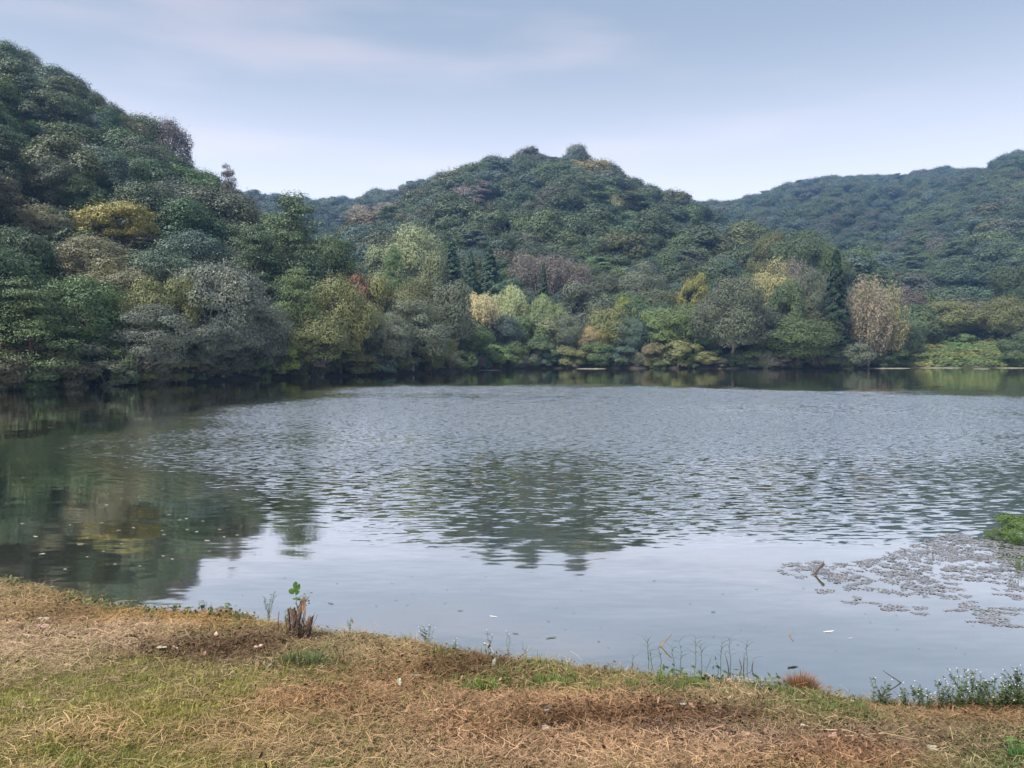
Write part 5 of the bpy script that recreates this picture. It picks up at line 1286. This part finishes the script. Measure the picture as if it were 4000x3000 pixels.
RD = [((325, 650), (320, 365), 'tallest reed on the near side of the angled stick, leaves fanned out', 9, False), ((368, 630), (340, 455), 'short reed pressed against the first fanned reed', 5, False), ((452, 580), (425, 450), 'stubby reed directly in front of the angled stick', 4, False),
      ((572, 650), (552, 410), 'slim reed just beyond the tip of the angled stick', 6, False), ((638, 650), (622, 385), 'leafy reed second past the angled stick', 8, False), ((768, 675), (776, 335), 'straight tall reed in the middle of the row', 9, False),
      ((840, 660), (822, 395), 'reed leaning against the straight tall one', 7, False), ((885, 690), (930, 540), 'short reed slanting outward from the middle pair', 4, False), ((990, 665), (972, 560), 'stub of a reed between the middle pair and the arched pair', 3, False),
      ((1022, 620), (1035, 360), 'reed with long level leaves in the arched pair', 8, False), ((1110, 655), (1106, 350), 'upright reed with a dark sheath in the arched pair', 8, False), ((1242, 655), (1245, 490), 'thick dead reed bent at the elbow', 0, True),
      ((1272, 655), (1276, 380), 'curved reed with a feathery top over a dark base', 9, False), ((1100, 665), (1060, 500), 'dead brown reed curving beside the arched pair', 2, True), ((1325, 640), (1332, 560), 'tiny withered reed past the curved one', 2, True),
      ((175, 600), (180, 530), 'tiny sprig of reed nearest the flowering weeds', 3, False), ((1215, 640), (1200, 545), 'broken dead reed stub beside the elbowed one', 0, True)]
for k, (a, b_, lb, nl, dr) in enumerate(RD): reed(*z4(*a), *z4(*b_), lb, nl, dr, 500+k, 1.7 if dr else 1.0)

# sticks rising out of the water
def stick(p0, p1, label, r0=0.008, r1=0.005, mat_=TANSTICK, lean=0.0):
    b = G_(*p0); b.z = 0.0; e_ = at(p1[0], p1[1], b.y + lean); root = empty('stick', tuple(b)); tag(root, label, 'stick')
    v = np.array(e_-b); m_ = M(); tube(m_, [-v*0.12, v*0.3+[0.002, 0, 0], v*0.65-[0.003, 0, 0], v], [r0*1.1, r0, (r0+r1)/2, r1], 6); m_.obj('shaft', mat_, root, True)
stick((2577, 2525), (2624, 2478), 'brown stick slanting out of the water above the reeds')
stick((3080, 2482), (3100, 2457), 'short thin stick slanting out of the calm water beyond the rusty tussock', 0.005, 0.004)
stick((3178, 2245), (3219, 2200), 'dark blunt stick leaning out of the floating weeds', 0.012, 0.018, DARKSTICK)
stick((3519, 2668), (3449, 2619), 'long thin stick bent low over the water next to the flowering thicket', 0.0045, 0.0025, DARKSTICK)

# stones
STONE, n, l = mat('dark_stone')
o_ = n.new('ShaderNodeOutputMaterial'); b = n.new('ShaderNodeBsdfPrincipled'); b.inputs['Roughness'].default_value = 0.75
g = n.new('ShaderNodeTexCoord'); t1 = n.new('ShaderNodeTexNoise'); t1.inputs['Scale'].default_value = 22; t1.inputs['Detail'].default_value = 8; l.new(g.outputs['Object'], t1.inputs['Vector'])
r1 = n.new('ShaderNodeValToRGB'); r1.color_ramp.elements[0].color = (0.03, 0.027, 0.027, 1); r1.color_ramp.elements[1].color = (0.14, 0.125, 0.12, 1); r1.color_ramp.elements[0].position = 0.3; r1.color_ramp.elements[1].position = 0.75
l.new(t1.outputs[0], r1.inputs[0]); l.new(r1.outputs[0], b.inputs['Base Color'])
bp = n.new('ShaderNodeBump'); bp.inputs['Distance'].default_value = 0.01; l.new(t1.outputs[0], bp.inputs['Height']); l.new(bp.outputs[0], b.inputs['Normal']); l.new(b.outputs[0], o_.inputs[0])
def stone(px, py, w, h, label, seed):
    p = G_(px, py); k = p.y/3000; r_ = np.random.default_rng(seed); sx, sz = w*k/2, h*k
    m_ = M(); nu_, nv_ = 18, 12; v = []
    pl_ = [(unit(r_.normal(size=3)), r_.uniform(0.62, 0.95)) for _ in range(9)]
    for i in range(nv_+1):
        for j in range(nu_):
            ph, th = math.pi*i/nv_, 2*math.pi*j/nu_; d = np.array([math.sin(ph)*math.cos(th), math.sin(ph)*math.sin(th), math.cos(ph)]); rad = 1.0
            for (nn2, dd2) in pl_:
                c = d@nn2
                if c > 0.05: rad = min(rad, dd2/c)
            v.append(d*rad*(1+r_.normal(0, 0.012))*np.array([sx, sx*0.75, sz]))
    q = [[i*nu_+j, (i+1)*nu_+j, (i+1)*nu_+(j+1) % nu_, i*nu_+(j+1) % nu_] for i in range(nv_) for j in range(nu_)]
    m_.add(v, q); o = m_.obj('stone', STONE); o.location = (p.x, p.y, p.z+sz*0.15); o.rotation_euler[2] = r_.uniform(-0.3, 0.3); tag(o, label, 'stone')
stone(876, 2405, 86, 34, 'dark wedge-shaped rock on the brink between the mown grass and the water', 1)
stone(480, 2368, 80, 22, 'flat dark rock lying half in the water at the shaded edge', 2)
stone(1502, 2492, 28, 14, 'small dark stone at the water edge beyond the stump', 3)
stone(15, 2430, 40, 22, 'pale rounded stone in the straw at the frame edge', 4)

# rusty tussock
def tussock(px, py, w, h, label, tint, seed, n_=420, name='grass_tussock', green=False, wid=0.004):
    p = G_(px, py); k = p.y/3000; W, H = w*k, h*k; r_ = np.random.default_rng(seed); m_ = M()
    for q_ in range(n_):
        a = r_.uniform(0, 6.28); rr2 = math.sqrt(r_.random()); b = np.array([math.cos(a)*W*0.42*rr2, math.sin(a)*W*0.28*rr2, -0.01])
        aa = a + r_.normal(0, 0.6); L = H*r_.uniform(0.5, 1.25)
        blade_strip(m_, b + [0, 0, 0 if green else H*0.3*(1-rr2)], (math.cos(aa), math.sin(aa)), L, wid*r_.uniform(0.6, 1.3), r_.uniform(0.1, 0.6 if green else 1.0), r_.random(), 3)
    o = m_.obj(name, WEEDLEAF); o.location = p; o.color = (*tint, 1); tag(o, label, 'grass'); return o
def heap(o): return o
tussock(3128, 2708, 150, 78, 'rust-brown dead grass tussock at the brink', (0.20, 0.105, 0.05), 1, 900)
tussock(1175, 2610, 190, 70, 'dark green grass clump at the foot of the stump', (0.075, 0.115, 0.045), 2, 420, green=True, wid=0.005)
tussock(1885, 2720, 100, 85, 'bright green grass clump with broad blades in the straw', (0.11, 0.19, 0.035), 3, 130, green=True, wid=0.009)
tussock(2150, 2690, 180, 60, 'spreading green grass clump next to the bright one', (0.095, 0.155, 0.04), 4, 200, green=True, wid=0.007)
tussock(2700, 2700, 200, 60, 'green grass clump at the brink below the middle reeds', (0.10, 0.15, 0.04), 5, 220, green=True, wid=0.006)
tussock(2580, 2690, 60, 95, 'tall narrow green grass clump under the angled stick', (0.10, 0.17, 0.035), 6, 40, green=True, wid=0.007)
tussock(2470, 2690, 70, 60, 'green clump behind the straw heap', (0.10, 0.15, 0.04), 7, 60, green=True, wid=0.006)
tussock(3300, 2790, 260, 55, 'low green clump beyond the rusty tussock', (0.095, 0.125, 0.04), 8, 260, green=True, wid=0.005)
tussock(240, 2330, 150, 26, 'thin green fringe clump at the shaded waterline', (0.09, 0.14, 0.045), 9, 120, green=True)
tussock(375, 2345, 30, 75, 'few tall thin blades beside the flat dark rock', (0.09, 0.13, 0.06), 10, 10, green=True, wid=0.003)
tussock(170, 2300, 26, 32, 'little grass tuft at the shaded waterline nearest the frame edge', (0.10, 0.13, 0.05), 11, 14, green=True, wid=0.003)
tussock(648, 2492, 14, 84, 'single yellow-green blade standing in the leaf litter', (0.20, 0.24, 0.05), 12, 4, green=True, wid=0.010)
tussock(3990, 2985, 120, 90, 'leafy dark green clump at the lower frame corner', (0.06, 0.12, 0.035), 13, 160, green=True, wid=0.008)
tussock(590, 2395, 40, 40, 'sparse grass tuft between the two dark rocks', (0.11, 0.12, 0.055), 14, 22, green=True, wid=0.003)
tussock(1400, 2500, 110, 55, 'wispy dry grass sprigs at the brink past the stump', (0.12, 0.11, 0.065), 15, 40, green=True, wid=0.0025)
tussock(3380, 2975, 50, 70, 'small green sprig in the bottom leaf litter', (0.09, 0.14, 0.05), 16, 20, green=True)

# large fallen leaves that stand out from the litter
LEAFD = leaf_mat('fallen_leaf', contrast=0.2, trans=0.1, warm=(1.1, 1.0, 0.9))
leaf_protos = []
for k in range(4):
    m_ = M(); crumple(m_, np.random.default_rng(600+k), np.zeros(3), 1.0, 0, 0, 0.5, 9); leaf_protos.append(m_.mesh('fallen_leaf', LEAFD))
FL = [(165, 2440, 26, 0, 'pale curled leaf standing on edge in the straw near the frame edge'), (158, 2468, 30, 0, 'flat pale leaf lying under the curled one near the frame edge'), (355, 2497, 18, 1, 'light leaf at the end of the straw swath'),
      (560, 2545, 28, 0, 'broad pale leaf at the boundary of lawn and litter'), (630, 2552, 26, 0, 'broad pale leaf next to the first at the boundary of lawn and litter'), (685, 2550, 16, 0, 'small pale leaf third at the lawn boundary'),
      (780, 2515, 22, 0, 'pale upturned leaf at the start of the litter patch'), (800, 2575, 22, 1, 'leaf lying at the lower rim of the litter patch'), (845, 2500, 18, 0, 'tilted pink-tan leaf atop the litter'), (1010, 2545, 20, 0, 'pale leaf by the green clump of the stump'),
      (1000, 2520, 18, 1, 'tan leaf just above the pale one by the green clump'), (1062, 2620, 24, 2, 'mauve upright leaf below the green clump'), (1118, 2518, 18, 0, 'white-pink leaf at the foot of the stump'), (1150, 2600, 26, 1, 'brown leaf inside the green clump'),
      (1482, 2600, 30, 1, 'big tan leaf in the middle of the bank'), (1430, 2640, 18, 1, 'smaller tan leaf below the big tan one'), (1620, 2665, 28, 2, 'grey-green crinkled leaf among dry leaves'), (1642, 2672, 24, 0, 'pinkish upright leaf beside the grey-green one'),
      (1560, 2690, 22, 0, 'pale leaf left of the crinkled one'), (1680, 2715, 18, 0, 'white folded leaf below the pinkish one'), (1865, 2708, 26, 3, 'round green leaf under the bright grass clump'), (1930, 2610, 24, 2, 'grey-green leaf just under the bank rim'),
      (1950, 2680, 18, 1, 'tan pointed leaf right of the bright grass clump'), (2135, 2795, 22, 0, 'pale star-shaped leaf in the dark litter'), (2120, 2750, 20, 1, 'brown leaf on the straw ridge'), (1810, 2735, 26, 1, 'pinkish leaf under the straw ridge'),
      (2570, 2775, 30, 1, 'reddish leaf at the front of the dark heap'), (2665, 2770, 24, 0, 'pale leaf on the crest of the dark heap'), (2700, 2780, 26, 1, 'tan leaf on the crest of the dark heap, next to the pale one'), (2610, 2790, 26, 1, 'brown leaf sunk in the dark heap'),
      (2800, 2800, 24, 0, 'pale broken leaf past the dark heap'), (2850, 2745, 18, 0, 'white-green leaf scrap in the grass rim'), (2520, 2885, 30, 0, 'pale leaf among the reddish straw at the bottom'), (2900, 2895, 30, 1, 'large pinkish leaf on the bottom straw'),
      (2840, 2905, 24, 1, 'pinkish leaf overlapping the large one'), (2995, 2890, 24, 2, 'grey leaf beside the large pinkish one'), (3140, 2860, 26, 0, 'white ragged leaf in the olive grass'), (3250, 2900, 26, 0, 'pale leaf near the long straw stem'),
      (3640, 2945, 24, 0, 'pale green leaf scrap near the lower corner'), (2130, 2870, 28, 0, 'mauve-white leaf cluster piece at the bottom middle'), (2150, 2960, 26, 1, 'tan leaf in the bottom straw'), (1700, 2800, 20, 0, 'whitish leaf in the brown straw'),
      (40, 2425, 26, 0, 'cream leaf leaning on the pale stone'), (265, 2620, 18, 0, 'small cream leaf on the lawn'), (500, 2890, 16, 0, 'tiny cream leaf in the bare straw patch'), (3330, 2760, 16, 0, 'white speckled leaf in the green rim'),
      (2230, 2660, 22, 3, 'arching green leaf in the spreading clump'), (3960, 2920, 26, 3, 'bright green leaf near the lower frame corner')]
LT = [(0.40, 0.32, 0.27), (0.30, 0.19, 0.125), (0.22, 0.20, 0.16), (0.09, 0.15, 0.05)]
for k, (px, py, s, c, lb) in enumerate(FL):
    p = G_(px, py); o = bpy.data.objects.new('fallen_leaf', leaf_protos[k % 4]); scene.collection.objects.link(o)
    sc_ = s*p.y/3000*1.0; o.scale = (sc_, sc_, sc_); o.location = (p.x, p.y, p.z+0.03 + sc_*0.25)
    rr3 = np.random.default_rng(k); o.rotation_euler = (rr3.normal(0.3, 0.45), rr3.normal(0, 0.35), rr3.uniform(0, 6.28)); o.color = (*[v*rr3.uniform(0.85, 1.15) for v in LT[c]], 1)
    tag(o, lb, 'leaf', 'large fallen leaves on the bank')
# long straw stems
for k, (a, b_, lb) in enumerate([((1860, 2790), (2050, 2745), 'long straw stem slanting across the middle heap'), ((3300, 2905), (3600, 2925), 'long pale straw stem lying in the lower litter'), ((860, 2805), (1080, 2780), 'long tan straw stem on the lawn edge'), ((3200, 2880), (3420, 2925), 'straw stem crossing the litter beside the pale leaf'),
                                 ((1890, 2530), (1930, 2575), 'short pale stalk stuck in the bank rim'), ((2085, 2545), (2040, 2590), 'pale stalk leaning out from the bank rim'), ((330, 2480), (430, 2500), 'pale stalk lying on the straw swath'), ((3480, 2990), (3540, 2985), 'short pale stalk in the bottom litter')]):
    p0, p1 = G_(*a), G_(*b_); mid = (p0+p1)/2; mid.z = max(mid.z, float(height_near(np.array([mid.x]), np.array([mid.y]))[0])) + 0.05
    root = empty('straw_stem', tuple(p0)); tag(root, lb, 'straw'); m_ = M(); o3 = np.array(p0)
    tube(m_, [np.array(p0)-o3+[0, 0, 0.045], np.array(mid)-o3+[0, 0, 0.02], np.array(p1)-o3+[0, 0, 0.05]], [0.003, 0.0028, 0.0015], 5)
    m_.obj('stalk', bpy.data.materials.get('straw_stalk') or bark_mat('straw_stalk', (0.28, 0.20, 0.11), (0.5, 0.38, 0.22), 20), root)

# ------------------------------------------------------------------ on the water
# green shrub rising from the lake near the frame edge
pS = G_(3985, 2118); kS = pS.y/3000
tr_, cr_ = broadleaf(700, 1.0, 1.7, -0.1, 16, 9000, 0.022, flat=0.8, limbs=3, bare=4)
PROTO['lake_shrub'] = dict(kind='shrub', trunk=None, crown=cr_.mesh('lake_shrub_leaves', LEAF), hw=(1.0, 1.7), src=None)
put('lake_shrub', pS.x+0.06, pS.y, 118*kS, 260*kS, (0.055, 0.095, 0.028), 'green shrub growing out of the water above the floating weeds', 'shrub', z=-0.02, short='-', rot=0.3)
pS = G_(3885, 2108)
put('lake_shrub', pS.x, pS.y, 50*kS, 90*kS, (0.055, 0.085, 0.035), 'small leafy outlier touching the green shrub in the water', 'shrub', z=-0.02, short='-', rot=2.0)
weed('weed', 'leggy pale weed rising from the floating mat near the frame edge', 'weed', G_(3985, 2228), 0.16, 0.45, 12, 110, 0.012, (0.10, 0.12, 0.09), 10, 90)

WATERW = leaf_mat('water_weed', 'INST', gloss=0.22, contrast=0.4, trans=0.05, warm=(1.1, 1.0, 1.0))
def rosette(seed, n_=24, R_=0.055):
    r_ = np.random.default_rng(seed); m_ = M()
    a = r_.uniform(0, 6.28, n_); rr4 = R_*np.sqrt(r_.random(n_)); c = np.stack([np.cos(a)*rr4, np.sin(a)*rr4, r_.uniform(0.002, 0.006, n_)], 1)
    cards(m_, c, r_.normal(size=(n_, 3))*0.12 + [0, 0, 1], r_.uniform(0.009, 0.017, n_), 0.75, r_, r_.random(n_))
    return m_
ros = [rosette(710+k) for k in range(5)]
rcoll = model_coll('rosette_model', [a.mesh('rosette', WATERW) for a in ros])
poly = np.array([(3020, 2226), (3110, 2188), (3300, 2195), (3430, 2180), (3520, 2140), (3640, 2098), (3760, 2088), (3900, 2110), (4150, 2140), (4150, 2330), (3900, 2305), (3800, 2350), (3720, 2360), (3640, 2345), (3560, 2345), (3560, 2400), (3480, 2385), (3400, 2345), (3330, 2355), (3260, 2300), (3150, 2275)], float)
def inside(px, py, pg):
    c = np.zeros(len(px), bool); j = len(pg)-1
    for i in range(len(pg)):
        xi, yi = pg[i]; xj, yj = pg[j]
        c ^= ((yi > py) != (yj > py)) & (px < (xj-xi)*(py-yi)/(yj-yi+1e-9)+xi); j = i
    return c
N_ = 15000; yy = np.sqrt(r.uniform(7.4**2, 11.6**2, N_)); xx = r.uniform(0.30, 0.72, N_)*yy
px_a, py_a = vp(xx, yy, np.zeros(N_))
inn = inside(px_a + 25*vnoise(xx, yy, 3.0, 90, 2), py_a + 12*vnoise(xx, yy, 3.0, 91, 2), poly)
dn_ = 0.13 + 0.5*vnoise(xx, yy, 4.2, 92, 3) + 0.18*np.clip((2300-py_a)/120, -1, 1)
k = inn & (r.random(N_) < dn_)
xx, yy = xx[k], yy[k]; n_ = len(xx); s_ = r.uniform(0.5, 1.1, n_)
stuff('floating_weed_mat', rcoll, np.stack([xx, yy, np.zeros(n_)], 1), r.integers(0, 5, n_), np.stack([np.zeros(n_), np.zeros(n_), r.uniform(0, 6.28, n_)], 1), np.stack([s_, s_*0.85, s_], 1),
      np.array([(0.10, 0.092, 0.085)])*r.uniform(0.75, 1.25, (n_, 1)), 'mat of greyish floating water weed on the calm water')
FLW = leaf_mat('weed_clump', contrast=0.4, gloss=0.22, trans=0.05, warm=(1.1, 1.0, 1.0))
clump_me = []
for k in range(3):
    m_ = M(); r_ = np.random.default_rng(800+k)
    for q_ in range(5):
        mm = rosette(820+k*7+q_, 22, 0.05); mm.v = [v + np.array([r_.normal(0, 0.05), r_.normal(0, 0.04), 0], np.float32) for v in mm.v]; m_.merge(mm)
    clump_me.append(m_.mesh('floating_clump', FLW))
CL = [((1720, 775), (1800, 780)), ((1760, 745),), ((1860, 765),), ((1990, 785),), ((1885, 805),), ((1945, 835),), ((1925, 868),), ((2015, 870),), ((2050, 835),), ((2080, 765),), ((2150, 770),), ((2130, 797),), ((2140, 900),), ((1150, 760),), ((1240, 740),), ((1265, 772),), ((1395, 760),), ((1420, 800),), ((1045, 718),), ((640, 628),), ((880, 712),), ((2130, 655),), ((2165, 680),), ((1690, 605),)]
CN = ['leftmost of the lower drift of clumps', 'clump at the top of the lower drift', 'long clump second along the lower drift', 'long clump third along the lower drift', 'clump in the heart of the lower drift', 'oval clump in the heart of the lower drift', 'lowest clump of the drift but two', 'lowest clump of the drift but one',
      'dark round clump of the drift', 'clump near the frame edge, upper of the pair', 'clump at the frame edge, tail of the pair', 'clump just beneath the frame-edge pair', 'lone dark clump farthest out by the frame corner of the drift', 'clump under the middle of the mat', 'broad clump next below the mat', 'dark clump beneath the broad one',
      'clump on the tail below the mat', 'small clump ending the tail below the mat', 'clump just off the underside of the mat', 'small stray clump near the pointed end of the mat', 'clump at the lower notch of the mat', 'thin clump trailing at the frame side', 'thin clump below the trailing one', 'clump at the edge of the open gap in the mat']
for k, (c, lb) in enumerate(zip(CL, CN)):
    zx, zy = c[0]; p = G_(2900+zx/2.011, 2000+zy/2.011)
    o = bpy.data.objects.new('floating_weed_clump', clump_me[k % 3]); scene.collection.objects.link(o); o.location = (p.x, p.y, 0.0); s_ = r.uniform(0.6, 0.95); o.scale = (s_*1.25, s_, s_)
    o.rotation_euler[2] = r.uniform(-0.4, 0.4); o.color = (*[v*r.uniform(0.8, 1.0) for v in (0.14, 0.12, 0.115)], 1); tag(o, 'grey floating weed ' + lb.replace('leftmost', 'clump first'), 'water weed', 'loose floating weed clumps')
# floating leaves and specks: pale ones on the dark reflection, dark ones on the bright water
r = np.random.default_rng(41)
def zz6(x, y): return x/1.3825, 1400+y/1.3825
PLN = {}
PALE = [(120, 893), (190, 963), (225, 1057), (432, 1005), (550, 888), (558, 1043), (618, 1113), (880, 1068), (1117, 985), (970, 873), (1005, 866), (720, 915), (875, 932), (1185, 925), (1060, 938), (640, 930), (378, 900), (575, 792), (910, 845), (655, 1000), (1095, 880), (1280, 955), (470, 1073), (885, 952), (1010, 925),
        (930, 1085), (350, 1140), (755, 1122), (1210, 965), (1128, 1043)]
def flake(px, py, s, tint, label, group, name='floating_leaf', k=0, asp=1.0):
    p = G_(px, py); o = bpy.data.objects.new(name, leaf_protos[k % 4]); scene.collection.objects.link(o); q_ = s*p.y/3000
    o.location = (p.x, p.y, 0.004); o.scale = (q_*asp, q_, q_*0.35); o.rotation_euler[2] = r.uniform(-0.5, 0.5); o.color = (*tint, 1); tag(o, label, 'leaf', group)
for k, (zx, zy) in enumerate(PALE):
    px, py = zz6(zx, zy); s = r.uniform(4, 7) if (zx, zy) not in ((225, 1057), (432, 1005), (190, 963), (1117, 985)) else 10
    lb = {(225, 1057): 'largest pale leaf floating on the dark reflection, nearest the shaded bank', (432, 1005): 'squarish white leaf floating in the dark reflection', (190, 963): 'pale leaf floating farther out than the largest one', (1117, 985): 'tan leaf floating by the edge of the dark reflection'}.get((zx, zy), None)
    if lb is None:
        rw = 'nearest the shaded bank' if py > 2160 else ('farther out' if py > 2060 else 'farthest out, at the ripples')
        cl = 'by the frame edge' if px < 350 else ('mid-way along the reflection' if px < 650 else 'by the bright water')
        q9 = PLN.get((rw, cl), 0); PLN[(rw, cl)] = q9+1
        lb = f'{RING[q9]} tiny pale floating leaf {cl}, {rw}'
    flake(px, py, s, (0.42, 0.42, 0.34), lb, 'pale leaves floating on the dark water', k=k, asp=1.3)
DK = [(1925, 2409, 10, (0.5, 0.5, 0.52), 'white curled petal floating off the middle of the bank', 2.0), (3234, 2469, 12, (0.6, 0.58, 0.56), 'long white floating scrap on the calm water beyond the rusty tussock', 2.2), (2785, 2393, 9, (0.04, 0.04, 0.04), 'dark floating leaf between the reeds and the ripples', 1.2),
      (2338, 2508, 7, (0.02, 0.02, 0.02), 'black speck floating before the reeds', 0.8), (3093, 2608, 16, (0.03, 0.025, 0.02), 'dark twig scrap floating above the rusty tussock', 1.8), (2150, 2494, 12, (0.07, 0.09, 0.06), 'spiky grass scrap floating off the bank rim', 2.2), (2012, 2477, 8, (0.05, 0.05, 0.06), 'short dark scrap floating by the tall bud weed', 2.0),
      (1796, 2388, 7, (0.06, 0.06, 0.06), 'dark sliver floating far off the bushiest weed', 2.0), (1290, 2359, 9, (0.07, 0.06, 0.06), 'brownish sliver floating past the sapling leaf', 2.0), (3320, 2495, 8, (0.35, 0.35, 0.36), 'faint whitish scrap floating beyond the rusty tussock', 1.5)]
for k, (px, py, s, tnt, lb, asp) in enumerate(DK): flake(px, py, s, tnt, lb, None, k=k, asp=asp)
for k in range(46):
    px = r.uniform(900, 3900); py = r.uniform(2240, 2400 if px < 2000 else 2560)
    flake(px, py, r.uniform(2.5, 5), (0.05, 0.05, 0.05), 'tiny dark speck of debris floating on the bright calm water', 'dark specks on the calm water', 'floating_debris', k, r.uniform(1.0, 2.2))
# pale sandbar and sandy rim at the far shore
SAND, n, l = mat('wet_sand')
o_ = n.new('ShaderNodeOutputMaterial'); b = n.new('ShaderNodeBsdfPrincipled'); b.inputs['Roughness'].default_value = 0.8
t1 = n.new('ShaderNodeTexNoise'); t1.inputs['Scale'].default_value = 3; r1 = n.new('ShaderNodeValToRGB'); r1.color_ramp.elements[0].color = (0.12, 0.11, 0.08, 1); r1.color_ramp.elements[1].color = (0.24, 0.22, 0.17, 1)
l.new(t1.outputs[0], r1.inputs[0]); l.new(r1.outputs[0], b.inputs['Base Color']); l.new(b.outputs[0], o_.inputs[0])
def bar(px0, px1, d, w, h, label, seed):
    r_ = np.random.default_rng(seed); x0, x1 = (px0-2000)/3000*d, (px1-2000)/3000*d; m_ = M(); n2 = 24; v = []
    for i in range(n2+1):
        t = i/n2; tap = math.sqrt(max(0.0, 1-(2*t-1)**2))+0.02
        for (a, zf) in ((-1, -0.06), (-0.5, 0.6), (0, 1), (0.5, 0.8), (1, -0.06)): v.append((x0+(x1-x0)*t, d+a*w*tap*(1+0.2*r_.normal()), h*zf*tap*(1+0.15*r_.normal()) - 0.01))
    q = [[i*5+j, i*5+j+1, (i+1)*5+j+1, (i+1)*5+j] for i in range(n2) for j in range(4)]
    m_.add(v, q); o = m_.obj('sandbar', SAND, smooth=True); tag(o, label, 'sandbar')
bar(2250, 2370, 119, 0.5, 0.10, 'pale sandbar in the water under the far bank', 1)
bar(3370, 3560, 122, 0.6, 0.10, 'narrow bright mud bar where the meadow meets the water', 2)
bar(3800, 3870, 118, 0.35, 0.07, 'short bright mud bar off the meadow', 3)
bar(3590, 3760, 125.0, 0.5, 0.09, 'sandy rim at the foot of the meadow beside the brown bushes', 4)
bar(3890, 4120, 124.6, 0.5, 0.10, 'sandy rim at the foot of the meadow running out of the frame', 6)
bar(1790, 1960, 110, 0.35, 0.06, 'thin pale bar across the mouth of the inlet', 5)
